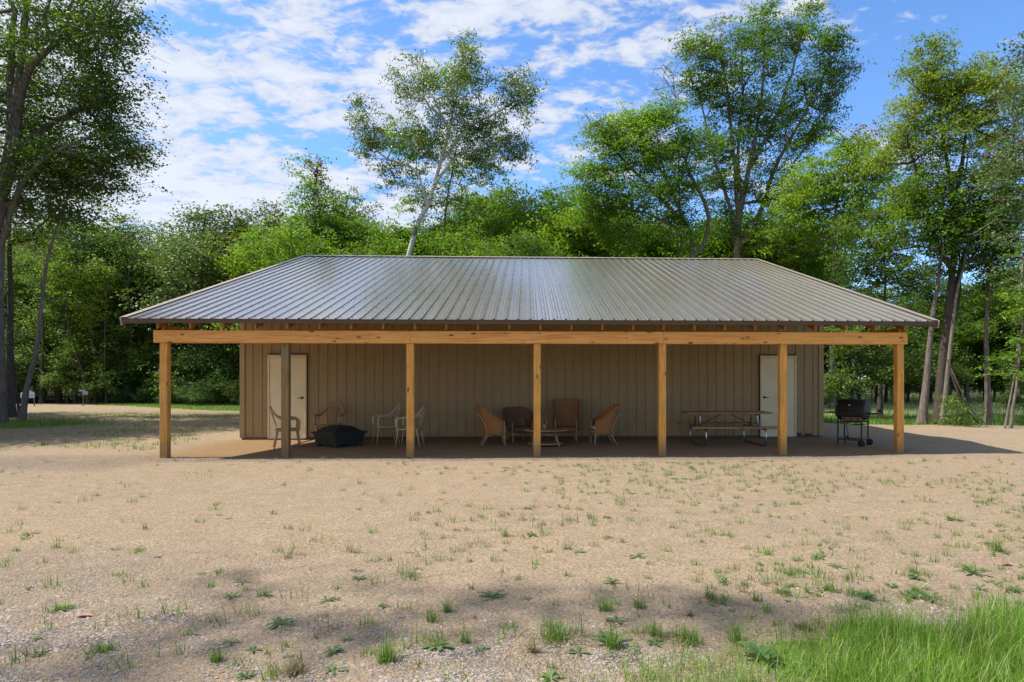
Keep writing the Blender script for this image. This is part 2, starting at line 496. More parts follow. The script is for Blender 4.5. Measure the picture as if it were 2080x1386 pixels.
def blade_mat(name, a, b, tip, trans=.4):
    m, t, p = new_mat(name)
    geo = t.nodes.new('ShaderNodeNewGeometry')
    c = ramp(t, geo.outputs['Random Per Island'], [(0, tuple(x * .7 for x in a)), (.35, a), (.8, b), (.86, tip), (.93, tuple(x * .8 for x in tip)), (1, b)])
    t.links.new(c, p.inputs['Base Color']); p.inputs['Roughness'].default_value = .45
    tr = t.nodes.new('ShaderNodeBsdfTranslucent'); t.links.new(tmix(t, 1.0, c, (1.3, 1.4, .6, 1), 'MULTIPLY'), tr.inputs[0])
    mx_ = t.nodes.new('ShaderNodeMixShader'); mx_.inputs[0].default_value = trans
    t.links.new(p.outputs[0], mx_.inputs[1]); t.links.new(tr.outputs[0], mx_.inputs[2])
    t.links.new(mx_.outputs[0], t.nodes['Material Output'].inputs['Surface'])
    return m
M['grass'] = blade_mat('fresh grass blades', (.13, .26, .022), (.28, .46, .05), (.50, .46, .25))
M['lawn'] = blade_mat('lawn blades', (.10, .20, .025), (.20, .33, .05), (.35, .36, .12))
M['weed'] = blade_mat('weed blades', (.10, .21, .03), (.22, .35, .06), (.38, .30, .15))
M['weed_dry'] = blade_mat('dry weed blades', (.17, .15, .06), (.30, .24, .11), (.40, .30, .17), .2)
M['meadow'] = blade_mat('pale meadow grass', (.27, .34, .14), (.50, .53, .32), (.50, .40, .30))
M['rosette'] = leaf_mat('broad weed leaves', (.07, .15, .035), (.15, .25, .07), trans=.25)

# ground material driven by mask attributes for the terrain's layout and the porch's shade tint
def ground_mat():
    m, t, p = new_mat('sandy ground')
    geo = t.nodes.new('ShaderNodeNewGeometry'); pos = geo.outputs['Position']
    def attr(n):
        a = t.nodes.new('ShaderNodeAttribute'); a.attribute_name = n; return a.outputs['Fac']
    n1 = tnoise(t, .45, 5, .6, vec=pos); n2 = tnoise(t, 3.2, 6, .65, vec=pos, stretch=(1, 1.6, 1)); n3 = tnoise(t, 38, 4, .7, vec=pos); n4 = tnoise(t, 160, 2, .6, vec=pos)
    sand = ramp(t, n2, [(.25, (.266, .194, .122)), (.5, (.355, .266, .172)), (.78, (.445, .347, .240))])
    sand = tmix(t, tmap(t, n1, .4, .65, 0, .6), sand, (.40, .293, .182, 1))
    sand = tmix(t, tmap(t, n3, .34, .56, .75, 0), sand, (.14, .10, .068, 1))
    sand = tmix(t, tmap(t, n4, .54, .72, 0, .7), sand, (.50, .42, .33, 1))
    # gravel colouring
    vo = t.nodes.new('ShaderNodeTexVoronoi'); vo.inputs['Scale'].default_value = 70; t.links.new(pos, vo.inputs['Vector'])
    sepc = t.nodes.new('ShaderNodeSeparateColor'); t.links.new(vo.outputs['Color'], sepc.inputs[0])
    stone = ramp(t, sepc.outputs[0], [(0, (.15, .13, .12)), (.4, (.27, .24, .22)), (.7, (.38, .30, .22)), (1, (.48, .44, .39))])
    stone = tmix(t, tmap(t, vo.outputs['Distance'], .3, .6, 0, .8), stone, (.21, .15, .095, 1))
    gsel = tmath(t, 'MULTIPLY', attr('gravel'), tmap(t, tmath(t, 'ADD', sepc.outputs[1], tmath(t, 'MULTIPLY', tnoise(t, 5, 4, .6, vec=pos), 1.0)), .55, 1.05))
    c = tmix(t, gsel, sand, stone)
    # warm dark shade under the roof put into the sand colour
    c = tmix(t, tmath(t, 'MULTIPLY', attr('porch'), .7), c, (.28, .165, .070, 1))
    # grass, forest floor
    gn = tnoise(t, 9, 5, .7, vec=pos)
    lawn = ramp(t, gn, [(.3, (.075, .13, .022)), (.6, (.16, .24, .05)), (.8, (.24, .28, .09))])
    gf = tmap(t, tmath(t, 'ADD', attr('grass'), tmath(t, 'MULTIPLY', tmath(t, 'SUBTRACT', tnoise(t, 1.4, 5, .65, vec=pos), .5), 1.1)), .42, .58)
    c = tmix(t, gf, c, lawn)
    sg = tmath(t, 'MULTIPLY', attr('sparse'), tmap(t, tnoise(t, 6, 5, .7, vec=pos), .46, .6))
    c = tmix(t, tmath(t, 'MULTIPLY', sg, .8), c, (.13, .15, .05, 1))
    mead = ramp(t, tnoise(t, 2.5, 5, .7, vec=pos), [(.3, (.20, .26, .12)), (.7, (.36, .38, .22))])
    c = tmix(t, attr('meadow'), c, mead)
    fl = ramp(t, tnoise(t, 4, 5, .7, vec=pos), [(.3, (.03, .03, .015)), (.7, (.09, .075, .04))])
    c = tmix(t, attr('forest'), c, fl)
    t.links.new(c, p.inputs['Base Color']); p.inputs['Roughness'].default_value = .95; p.inputs['Specular IOR Level'].default_value = .1
    h = tmath(t, 'ADD', tmath(t, 'MULTIPLY', n2, .9), tmath(t, 'ADD', tmath(t, 'MULTIPLY', n3, .55), tmath(t, 'MULTIPLY', tnoise(t, 11, 5, .7, vec=pos), .7)))
    h = tmath(t, 'SUBTRACT', h, tmath(t, 'MULTIPLY', tmath(t, 'MULTIPLY', vo.outputs['Distance'], gsel), .5))
    tbump(t, p, h, .95, .045)
    return m
M['ground'] = ground_mat()

# ------------------------------------------------------------------ ground
def axis_coords(segs):
    o = []
    for a, b, st in segs: o += list(np.arange(a, b, st))
    o.append(segs[-1][1]); return np.array(o)
gx = axis_coords([(-900, -100, 80), (-100, -30, 5), (-30, -4, .6), (-4, 20, .16), (20, 40, .5), (40, 110, 5), (110, 900, 80)])
gy = axis_coords([(-300, -40, 40), (-40, -12, 2), (-12, 0, .12), (0, 8, .3), (8, 40, .6), (40, 110, 5), (110, 1200, 90)])
X, Y = np.meshgrid(gx, gy)
Z = ground_z(X, Y)
Z = Z + (rng.random(X.shape) - .5) * .012 * ((Y < 0) & (Y > -12) & (X > -4) & (X < 20))
nxx, nyy = len(gx), len(gy)
idx = np.arange(nxx * nyy).reshape(nyy, nxx)
faces = np.stack([idx[:-1, :-1], idx[:-1, 1:], idx[1:, 1:], idx[1:, :-1]], -1).reshape(-1, 4)
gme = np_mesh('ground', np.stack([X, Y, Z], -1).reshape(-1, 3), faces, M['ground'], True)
def lawn_mask(x, y, base=False):
    x = np.asarray(x, float); y = np.asarray(y, float)
    near_l = 17.8 + np.clip(-x - 7, 0, 30) * .72
    left = sstep(-.6, .6, y - near_l) * (1 - sstep(27, 30, y)) * (x < 6)
    right_edge = 10.4 - (x - 17) * .10
    right = sstep(-.4, .4, y - right_edge) * (x >= 14.7)
    back = sstep(20, 22, y) * (x >= 6)
    fg_edge = -9.15 + np.clip(x - 6.6, 0, 3.4) * .21 + .10 * np.sin(x * 3.1) + .07 * np.sin(x * 7.7)
    fg = sstep(-.16, .14, fg_edge - y) * (.12 + .88 * sstep(6.7, 8.3, x)) * sstep(4.2, 5.5, x)
    if base: fg = fg * (.30 + .45 * sstep(7.0, 9.2, x))
    return np.clip(np.maximum.reduce([left, right, back, fg]), 0, 1)
def meadow_mask(x, y):
    return sstep(12.2, 13.5, y) * (1 - sstep(34, 38, y)) * sstep(15.5, 16.5, x)
def forest_mask(x, y):
    f = sstep(26, 29, y + .0 * x) * (x < 15.5)
    return np.maximum(f, sstep(36, 40, y))
def gravel_mask(x, y):
    strip = (1 - sstep(.25, .62, np.abs(y + .12))) * sstep(-2.5, -.3, x) * (1 - sstep(13, 16, x))
    strip2 = (1 - sstep(.5, 1.6, np.abs(y + .6))) * sstep(-6, -2, x) * (1 - sstep(-.2, .6, x)) * .8
    fg = (1 - sstep(-8.4, -7.2, y)) * (.22 + .55 * sstep(-.1, .7, wav(x * .9 + 2, y * 1.3)))
    fgl = (1 - sstep(-7.3, -6.2, y)) * (1 - sstep(3.6, 5.6, x)) * .5
    return np.clip(np.maximum.reduce([strip, strip2, fg, fgl]), 0, 1)
def set_attr(me, name, vals):
    a = me.attributes.new(name, 'FLOAT', 'POINT'); a.data.foreach_set('value', np.asarray(vals, np.float32).ravel())
porch = sstep(-.4, .1, Y) * (1 - sstep(3.5, 4, Y)) * sstep(-1, .4, X) * (1 - sstep(14.4, 15.5, X))  # mask of the shade tint painted under the roof
sparse = np.clip(sstep(-2, -6, X) * sstep(1, 3, Y) * (1 - sstep(17, 19, Y)) * .9 + .12 * sstep(7, 11, X) * (Y < 0), 0, 1)
set_attr(gme, 'grass', lawn_mask(X, Y, True)); set_attr(gme, 'meadow', meadow_mask(X, Y)); set_attr(gme, 'forest', forest_mask(X, Y))
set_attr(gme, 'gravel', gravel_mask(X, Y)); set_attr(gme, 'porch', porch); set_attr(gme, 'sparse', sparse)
tag(link('ground', gme), 'sandy yard with weeds, gravel patches and grass margins', kind='structure')

# ------------------------------------------------------------------ the pole barn
LB = 14.63          # length of wall and beam
O, G = .28, .46     # eave and rake overhang
ZE, YR, ZR, YW = 2.635, 9.36, 5.67, 3.63
SL = (ZR - ZE) / (YR + O)
def roof_z(y): return ZE + (y + O) * SL if y <= YR else ZR - (y - YR) * SL
YB = 2 * YR - .2     # back wall
barn = empty('open_front_barn', (0, 0, 0), 0, 'long tan metal building with an open timber porch under a ribbed grey metal roof', 'building')

NS = 17; SW = (LB + 2 * G) / NS
def sheet_profile(w, n, h, first=True):
    """ribbed profile across one sheet: list of (x, height)"""
    pts = []
    for i in range(n):
        x0 = w * i / n
        pts += [(x0, 0 if i else 0), (x0 + .014, h), (x0 + .034, h), (x0 + .048, 0)]
        # two shallow stiffening ridges between the main ribs
        for q in (.45, .72):
            xm = x0 + w / n * q
            pts += [(xm - .012, 0), (xm, h * .16), (xm + .012, 0)]
    pts.append((w, 0))
    return pts
def roof_sheet_mesh(sgn):
    L = math.hypot(YR + O, ZR - ZE)
    pr = sheet_profile(SW, 4, .022)
    mb = MB(); vs = []
    for k in (0, 1):
        for x, h in pr: vs.append((x, k * L, h))
    n = len(pr)
    mb.add(vs, [(i, i + 1, n + i + 1, n + i) for i in range(n - 1)])
    return mb.mesh('roof_sheet', M['roof'])
rs = roof_sheet_mesh(1)
ang = math.atan(SL)
for i in range(NS):
    o = link('roof_sheet', rs, barn, (-G + i * SW, -O, ZE + (.0015 if i % 2 else 0)), (ang, 0, 0))
for i in range(NS):
    o = link('roof_sheet', rs, barn, (-G + (i + 1) * SW, 2 * YR + O, ZE + (.0015 if i % 2 else 0)), (ang, 0, math.pi))
# ridge cap
mb = MB()
for s in (-1, 1):
    q = Matrix.Rotation(-s * ang, 3, 'X') if s > 0 else Matrix.Rotation(ang, 3, 'X')
    mb.box((LB / 2, YR + s * .10, ZR + .028 - .10 * SL + .004), (LB + 2 * G + .02, .21, .006), q)
mb.build('ridge_cap', M['rake'], barn)
# screw rows on the roof: small heads beside every rib
mb = MB()
for row in range(11):
    yy = -.12 + row * .93
    for i in range(NS * 4):
        x = -G + i * SW / 4 + .075
        if x > LB + G: break
        mb.box((x, yy, roof_z(yy) + .004), (.016, .016, .008))
o = mb.build('roof_screws', M['trim'], barn); o['kind'] = 'stuff'
# purlins and deck boards under the sheets
for yy in (.35, 1.1, 1.9, 2.7, 3.35, 5, 6.5, 8, 9.1):
    MB().box((LB / 2, yy, roof_z(yy) - .026), (LB + 2 * G - .12, .09, .036), Matrix.Rotation(ang, 3, 'X')).build('purlin', M['pine_x'], barn)
# fascia, rake boards, trims
MB().box((LB / 2, -O + .012, ZE - .046), (LB + 2 * G - .02, .028, .072), bev=.003).build('fascia', M['trim'], barn)
MB().box((LB / 2, -O - .004, ZE - .008), (LB + 2 * G, .012, .018)).build('drip_edge', M['trim'], barn)
MB().box((LB / 2, 2 * YR + O - .012, ZE - .062), (LB + 2 * G - .02, .028, .105)).build('fascia', M['trim'], barn)
Ls = math.hypot(YR + O, ZR - ZE)
for sx in (-1, 1):
    xe = -G - .016 if sx < 0 else LB + G + .016
    for back in (0, 1):
        yc = (YR - O) / 2; zc = (ZE + ZR) / 2
        rot = Matrix.Rotation(ang, 3, 'X')
        if back: yc = 2 * YR - yc; rot = Matrix.Rotation(-ang, 3, 'X')
        MB().box((xe, yc, zc - .055), (.024, Ls + .02, .15), rot).build('rake_board', M['rake'], barn)
        MB().box((xe - sx * .045, yc, zc + .026), (.11, Ls, .006), rot).build('rake_cap', M['rake'], barn)
        MB().box(((xe + (0 if sx < 0 else LB)) / 2, yc, zc - .10), (G - .06, Ls - .05, .012), rot).build('gable_soffit', M['trim'], barn)
# rafters on the porch
rafters = 25
rm = MB()
y0, y1 = .002, YW - .02
t0 = roof_z(y0) - .048; t1 = roof_z(y1) - .048; dpt = .205
w = .019
rm.add([(-w, y0, t0 - dpt + .0), (w, y0, t0 - dpt), (w, y0, t0), (-w, y0, t0), (-w, y1, t1 - dpt * .9), (w, y1, t1 - dpt * .9), (w, y1, t1), (-w, y1, t1)],
       [(0, 1, 2, 3), (5, 4, 7, 6), (0, 4, 5, 1), (3, 2, 6, 7), (1, 5, 6, 2), (4, 0, 3, 7)])
rme = rm.mesh('rafter', M['pine_y'])
for i in range(rafters):
    link('rafter', rme, barn, (.02 + i * (LB - .04) / (rafters - 1), 0, 0))
# front beam: three long boards butted end to end, and an inner board
joints = [-.035, 4.80, 9.72, LB + .01]
for a, b in zip(joints[:-1], joints[1:]):
    MB().box(((a + b) / 2, -.021, 2.318), (b - a - .003, .038, .236), bev=.004).build('beam_board', M['pine_x'], barn)
    MB().box(((a + b) / 2, .163, 2.318), (b - a - .06, .038, .236), bev=.004).build('beam_board', M['pine_x'], barn)
# posts
pxs = [.13, 2.405, 4.79, 7.25, 9.72, 12.14, 14.52]
for i, x in enumerate(pxs):
    tilt = (0, random.uniform(-.002, .002), 0)
    zb = float(ground_z(x, .07))
    mb = MB().box((0, .071, (2.43 + zb - .3) / 2), (.14, .138, 2.43 - zb + .3), bev=.006)
    o = mb.build('post', M['pine_post_dimmed'] if i == 1 else M['pine_z'], barn, (x, 0, 0))
    if i == 1: o['label'] = 'post in front of the left door, its dimness put into the colour'
# porch wall of ribbed sheets
def wall_sheet_mesh(w, z0, z1, z1b=None):
    pr = sheet_profile(w, 4, .019)
    mb = MB(); n = len(pr)
    vs = [(x, -h, z0) for x, h in pr] + [(x, -h, z1 + ((z1b or z1) - z1) * x / w) for x, h in pr]
    mb.add(vs, [(i, i + 1, n + i + 1, n + i) for i in range(n - 1)])
    return mb.mesh('wall_sheet', M['siding'])
NW = 16; WW = LB / NW
ws = wall_sheet_mesh(WW, .06, roof_z(YW) - .06)
for i in range(NW): link('wall_sheet', ws, barn, (i * WW, YW - (.001 if i % 2 else 0), 0))
wb = wall_sheet_mesh(WW, .06, roof_z(YB) - .06)
for i in range(NW): link('wall_sheet', wb, barn, (LB - i * WW, YB, 0), (0, 0, math.pi))
nside = 16; sw2 = (YB - YW) / nside
for sx in (0, 1):
    for i in range(nside):
        ya, yb = (YW + i * sw2, YW + (i + 1) * sw2)
        if sx: m_ = wall_sheet_mesh(sw2, .06, roof_z(ya) - .06, roof_z(yb) - .06); link('wall_sheet', m_, barn, (LB, ya, 0), (0, 0, math.pi / 2))
        else: m_ = wall_sheet_mesh(sw2, .06, roof_z(yb) - .06, roof_z(ya) - .06); link('wall_sheet', m_, barn, (0, yb, 0), (0, 0, -math.pi / 2))
for x in (0, LB):
    for y in (YW, YB):
        sx = -1 if x == 0 else 1; sy = -1 if y == YW else 1
        mb = MB().box((x + sx * .004, y + sy * .028 - sy * .045, 1.92), (.06, .14, 3.74))
        mb.v = mb.v[:]
        mb = MB().box((x - sx * .045 + sx * .03, y + sy * .024, 1.9), (.12, .010, 3.70)).box((x + sx * .024, y - sy * .028, 1.9), (.010, .11, 3.70))
        mb.build('corner_trim', M['siding'], barn)
MB().box((LB / 2, YW - .012, .035), (LB, .03, .06)).build('base_trim', M['trim'], barn)
for x in (0, LB): MB().box((x, (YW + YB) / 2, .035), (.03, YB - YW - .05, .06)).build('base_trim', M['trim'], barn)
# gable trusses over the open porch ends
for x in (.02, LB - .02):
    MB().box((x, YW / 2 + .1, 2.50), (.038, YW - .2, .09)).build('tie_board', M['pine_y'], barn)
# doors
def door(xc, side, lab):
    yf = YW - .022
    d = MB().box((xc, yf - .012, 1.045), (.862, .044, 2.0), bev=.004).build('door', M['door'], barn)
    d['label'] = lab
    f = MB()
    for s in (-1, 1): f.box((xc + s * .452, yf - .020, 1.075), (.038, .066, 2.07), bev=.003)
    f.box((xc, yf - .0195, 2.075), (.862, .064, .05), bev=.003)
    f.build('door_frame', M['door_frame'], d)
    g = MB()
    for s in (-1, 1): g.box((xc + s * .478, yf - .012, 1.085), (.012, .05, 2.10))
    g.box((xc, yf - .012, 2.137), (.968, .05, .012))
    g.build('door_trim', M['trim'], d)
    MB().box((xc, yf - .035, .034), (.86, .09, .022)).build('threshold', M['steel'], d)
    xh = xc + side * .365
    h = MB().lathe([(.0, 0), (.030, 0), (.030, -.012), (.012, -.018), (.011, -.045), (0, -.045)], 14, (xh, yf - .034, 1.04), 'y')
    h.tube([(xh, yf - .078, 1.04), (xh - side * .05, yf - .082, 1.04), (xh - side * .11, yf - .076, 1.035)], [.010, .009, .007], 8)
    h.build('door_handle', M['dark_metal'], d)
    hg = MB()
    for z in (.3, 1.05, 1.8): hg.box((xc - side * .433, yf - .05, z), (.014, .012, .10))
    hg.build('hinges', M['steel'], d)
door(1.125, 1, 'cream door with its lever handle on the right')
door(13.48, -1, 'cream door with its lever handle on the left')
# small junction blocks at the right foot of the wall
MB().box((14.02, YW - .05, .10), (.10, .05, .06), bev=.005).box((14.28, YW - .05, .085), (.16, .05, .05), bev=.005).build('foundation_vent', M['dark_metal'], barn)

# ------------------------------------------------------------------ porch furniture
def ellp(n, f): return [f(i / (n - 1)) for i in range(n)]
def bez(pts, n):
    """Catmull-Rom through pts"""
    P = [Vector(p) for p in pts]; P = [P[0] * 2 - P[1]] + P + [P[-1] * 2 - P[-2]]
    o = []; segs = len(P) - 3
    for i in range(n):
        t = i / (n - 1) * segs; k = min(int(t), segs - 1); t -= k
        a, b, c, d = P[k:k + 4]
        o.append(.5 * ((2 * b) + (c - a) * t + (2 * a - 5 * b + 4 * c - d) * t * t + (3 * b - a - 3 * c + d) * t ** 3))
    return o
def make_resin_chair(mat, label, group):
    """faces +X, origin at ground below the seat centre"""
    t = empty('resin_armchair', (0, 0, 0), 0, label, 'chair', group)
    s = MB(); n = 11
    vs = []
    for top in (0, 1):
        for i in range(n):
            for j in range(n):
                a, b = i / (n - 1) * 2 - 1, j / (n - 1) * 2 - 1
                k = 1 - .10 * (a * a * b * b)
                w_ = .215 + .03 * (a + 1) / 2
                x = a * .225 * k; y = b * w_ * k
                z = .405 - .022 * (1 - a * a) * (1 - b * b * .6) - (.03 * max(0, a - .6) / .4) + .012 * max(0, -a)
                vs.append((x, y, z - (0 if top else .018)))
    f = []
    for i in range(n - 1):
        for j in range(n - 1):
            q = i * n + j; f.append((q, q + 1, q + n + 1, q + n)); q += n * n; f.append((q, q + n, q + n + 1, q + 1))
    s.add(vs, f, True)
    rim = [(.225, -.235), (.232, 0), (.225, .235), (0, .245), (-.215, .205), (-.225, 0), (-.215, -.205), (0, -.245), (.225, -.235)]
    s.tube(bez([(x, y, .392) for x, y in rim], 33), .014, 6, False, 1.6, Vector((0, 0, 1)))
    s.build('seat', mat, t)
    for sx in (-1, 1):
        for sy in (-1, 1):
            p0 = (sx * .20, sy * (.225 if sx > 0 else .195), .40); p1 = (sx * .245 + (.01 if sx > 0 else -.03), sy * (.255 if sx > 0 else .225), 0.0)
            mb = MB().tube([p0, tuple((a * .6 + b * .4) for a, b in zip(p0, p1)), p1], [.028, .023, .017], 6, True, .7, Vector((1, 0, 0)))
            mb.build('leg', mat, t)
    arch = MB()
    half = [(.215, .275, .42), (.225, .285, .55), (.20, .285, .625), (.08, .29, .645), (-.10, .28, .645), (-.22, .255, .70), (-.305, .20, .81), (-.345, .10, .885), (-.352, 0, .905)]
    full = half + [(x, -y, z) for x, y, z in reversed(half[:-1])]
    arch.tube(bez(full, 61), .020, 6, True, 1.75, Vector((0, 0, 1)))
    arch.build('arm_hoop', mat, t)
    bk = MB()
    def bp(a, z):   # a in -1..1 across, z height -> point on the reclined splat
        k = (z - .40) / .5; w_ = .085 + .075 * k ** 1.5
        return Vector((-.205 - .15 * k + .0 * a, a * w_, z))
    for a in (-1, -.5, 0, .5, 1):
        r_ = .012 if abs(a) == 1 else .006
        bk.tube([bp(a, z) for z in np.linspace(.39, .885 - .02 * a * a, 8)], r_, 5)
    for z in np.linspace(.43, .80, 10):
        bk.tube([bp(a, z) for a in (-1, 0, 1)], .006, 4, True, 1.2)
    # solid pierced fan at the head
    for z in (.80, .865):
        bk.tube([bp(a * 1.05, z) for a in (-1, -.5, 0, .5, 1)], .013, 5)
    for a in np.linspace(-.9, .9, 7):
        bk.tube([bp(a, .80), bp(a * 1.1, .87)], .011, 5)
    bk.build('back_lattice', mat, t)
    return t
cg = None
def place(o, x, y, rz):
    o.location = (x, y, float(ground_z(x, y))); o.rotation_euler = (0, 0, rz)
chairs = [
    (1.78, 1.82, R(24), 'resin', 'almond plastic armchair behind the second post, in front of the left door'),
    (2.36, 2.95, R(-92), 'resin', 'plastic armchair behind the fire pit with its back to the wall'),
    (3.72, 2.72, R(205), 'resin_white', 'pale plastic armchair just left of the third post, nearer the wall'),
    (4.42, 2.0, R(176), 'resin_white', 'pale plastic armchair half hidden by the third post, facing left'),
]
for x, y, rz, mt, lab in chairs:
    place(make_resin_chair(M[mt], lab, 'plastic armchairs round the fire pit'), x, y, rz)

# fire pit
fp = empty('fire_pit', (2.82, 2.12, 0), R(-38 + 90), 'low square dark green fire pit with a domed mesh cover', 'fire pit')
def frustum(mb, h0, w0, h1, w1, skip=()):
    vs = [(sx * w * .5, sy * w * .5, h) for h, w in ((h0, w0), (h1, w1)) for sx, sy in ((-1, -1), (1, -1), (1, 1), (-1, 1))]
    mb.add(vs, [(0, 1, 5, 4), (1, 2, 6, 5), (2, 3, 7, 6), (3, 0, 4, 7)])
mb = MB(); frustum(mb, .06, .70, .30, .80); frustum(mb, .06, .66, .06, .70); mb.add([(-.35, -.35, .061), (.35, -.35, .061), (.35, .35, .061), (-.35, .35, .061)], [(0, 3, 2, 1)])
mb.build('bowl', M['firepit'], fp)
mb = MB()
for k in range(4):
    r_ = Matrix.Rotation(k * math.pi / 2, 3, 'Z')
    mb.box(r_ @ Vector((0, .405, .31)), (.84, .10, .035), r_, .006)
mb.build('rim', M['firepit'], fp)
for sx in (-1, 1):
    for sy in (-1, 1):
        MB().box((sx * .31, sy * .31, .05), (.10, .10, .10), bev=.012).build('foot', M['firepit'], fp)
mb = MB(); frustum(mb, .32, .72, .43, .40); frustum(mb, .43, .40, .455, .10)
cov = mb.build('mesh_cover', M['mesh_cover'], fp)
mb = MB()
for sx, sy in ((-1, -1), (1, -1), (1, 1), (-1, 1)):
    mb.tube([(sx * .36, sy * .36, .325), (sx * .20, sy * .20, .436), (sx * .05, sy * .05, .462)], .009, 5)
for h, w_ in ((.33, .72), (.435, .40)):
    for k in range(4):
        r_ = Matrix.Rotation(k * math.pi / 2, 3, 'Z'); mb.tube([r_ @ Vector((-w_ / 2, w_ / 2, h)), r_ @ Vector((w_ / 2, w_ / 2, h))], .007, 5)
mb.tube([(-.05, 0, .46), (-.04, 0, .50), (.04, 0, .50), (.05, 0, .46)], .007, 5)
mb.build('cover_frame', M['dark_metal'], cov)

# wicker tub chairs
def wicker_shell(back, arm, bot, wd, dp, lean, square=False):
    mb = MB(); n = 33; mrows = 9
    for inner in (0, 1):
        off = -.025 * inner; vs = []
        for j in range(mrows):
            v = j / (mrows - 1)
            for i in range(n):
                s = i / (n - 1) * 2 - 1; th = s * R(128)
                k = math.cos(th) * .5 + .5
                k = k ** (1.25 if not square else .75)
                top = arm + (back - arm) * sstep(0.12, .95, k)
                z = bot + (top - bot) * v
                hgt = (z - bot) / (back - bot)
                rx, ry = dp + off, wd + off
                x = -math.cos(th) * rx - lean * hgt * (.3 + .7 * k) + .02
                y = math.sin(th) * ry * (1 + .10 * hgt)
                if square: y = math.copysign(min(abs(y) * 1.12, ry), y)
                vs.append((x, y, z))
        fs = [(j * n + i, j * n + i + 1, (j + 1) * n + i + 1, (j + 1) * n + i) for j in range(mrows - 1) for i in range(n - 1)]
        if inner: fs = [tuple(reversed(q)) for q in fs]
        mb.add(vs, fs, True)
        if not inner: rim = [Vector(p) for p in vs[-n:]]; ends = (vs[0], vs[n - 1])
    return mb, rim, ends
def make_tub_chair(mat, label, back=.90, arm=.56, wd=.30, dp=.27, lean=.20, square=False, cushion=True):
    t = empty('wicker_armchair', (0, 0, 0), 0, label, 'chair', 'wicker armchairs round the coffee table')
    mb, rim, ends = wicker_shell(back, arm, .26, wd, dp, lean, square)
    mb.build('woven_shell', mat, t)
    MB().tube(rim, .022, 8).build('rolled_rim', mat, t)
    MB().lathe([(0, .30), (.24, .30), (.262, .32), (.262, .34), (.24, .355), (0, .355)], 24).build('seat', mat, t)
    ap = MB()
    ap.tube(bez([(.16, -.25, .30), (.235, -.12, .295), (.25, 0, .295), (.235, .12, .295), (.16, .25, .30)], 15), .035, 6, True, 1.8, Vector((0, 0, 1)))
    ap.build('seat_apron', mat, t)
    if cushion:
        MB().lathe([(0, .352), (.20, .352), (.228, .365), (.235, .39), (.222, .415), (.17, .425), (0, .428)], 26, (.02, 0, 0)).build('cushion', M['cushion'], t)
    for sy in (-1, 1):
        MB().tube(bez([(.175, sy * .255, arm - .01), (.185, sy * .255, .30), (.195, sy * .25, .12), (.20, sy * .25, 0)], 9), .015, 7).build('front_leg', M['cane'], t)
        MB().tube(bez([(-.30 - lean * .55, sy * .17, back * .82), (-.27, sy * .185, .5), (-.215, sy * .19, .30), (-.25, sy * .205, .12), (-.33, sy * .215, 0)], 13), .014, 7).build('rear_leg', M['cane'], t)
        MB().tube(bez([(.19, sy * .25, .13), (.15, sy * .245, .215), (.05, sy * .235, .262), (-.10, sy * .215, .255), (-.19, sy * .2, .20), (-.235, sy * .20, .14)], 15), .010, 6).build('arch_brace', M['cane'], t)
    MB().tube(bez([(.195, -.245, .12), (.20, -.16, .235), (.205, 0, .262), (.20, .16, .235), (.195, .245, .12)], 13), .010, 6).build('arch_brace', M['cane'], t)
    return t
place(make_tub_chair(M['wicker'], 'honey wicker tub chair left of the coffee table, facing right'), 6.33, 2.22, R(8))
place(make_tub_chair(M['wicker_dark'], 'dark brown low wicker chair in the shade behind the left tub chair', .80, .5, .36, .30, .12, cushion=False), 6.88, 2.98, R(-68))
place(make_tub_chair(M['wicker_brown'], 'high square-backed wicker chair behind the coffee table against the wall', 1.0, .56, .33, .26, .10, True, False), 8.0, 2.95, R(-94))
place(make_tub_chair(M['wicker'], 'honey wicker tub chair right of the coffee table, facing left'), 8.78, 2.32, R(186))

# coffee table
ct = empty('coffee_table', (7.47, 1.95, float(ground_z(7.47, 1.95))), 0, 'round varnished coffee table on splayed legs behind the middle post', 'table')
MB().lathe([(0, .345), (.47, .345), (.49, .352), (.495, .365), (.488, .377), (.46, .38), (0, .38)], 40).build('tabletop', M['table_top'], ct)
mb = MB(); mb.tube([(.495 * math.cos(a), .495 * math.sin(a), .362) for a in np.linspace(0, 2 * math.pi, 41)], .013, 6, False); mb.build('edge_band', M['cane'], ct)
for k in range(4):
    a = math.pi / 4 + k * math.pi / 2
    MB().tube([(.27 * math.cos(a), .27 * math.sin(a), .35), (.43 * math.cos(a), .43 * math.sin(a), 0)], [.024, .017], 8).build('leg', M['cane'], ct)
for z, r_ in ((.27, .31), (.06, .40)):
    MB().tube([(r_ * math.cos(a), r_ * math.sin(a), z) for a in np.linspace(0, 2 * math.pi, 33)], .011, 6, False).build('stretcher_ring', M['cane'], ct)
MB().lathe([(0, .055), (.385, .055), (.385, .068), (0, .068)], 32).build('lower_shelf', M['table_top'], ct)
ln = empty('table_lantern', (7.45, 2.0, .38), 0, 'small pale oval hoop lantern standing on the coffee table', 'lantern')
MB().lathe([(0, 0), (.05, 0), (.052, .01), (.03, .022), (0, .024)], 18).build('base', M['resin'], ln)
MB().tube([(.048 * math.sin(a), 0, .14 + .122 * -math.cos(a)) for a in np.linspace(0, 2 * math.pi, 25)], .008, 6, False).build('hoop', M['resin'], ln)
MB().lathe([(0, .024), (.02, .024), (.02, .10), (0, .102)], 14).build('candle', M['resin_white'], ln)

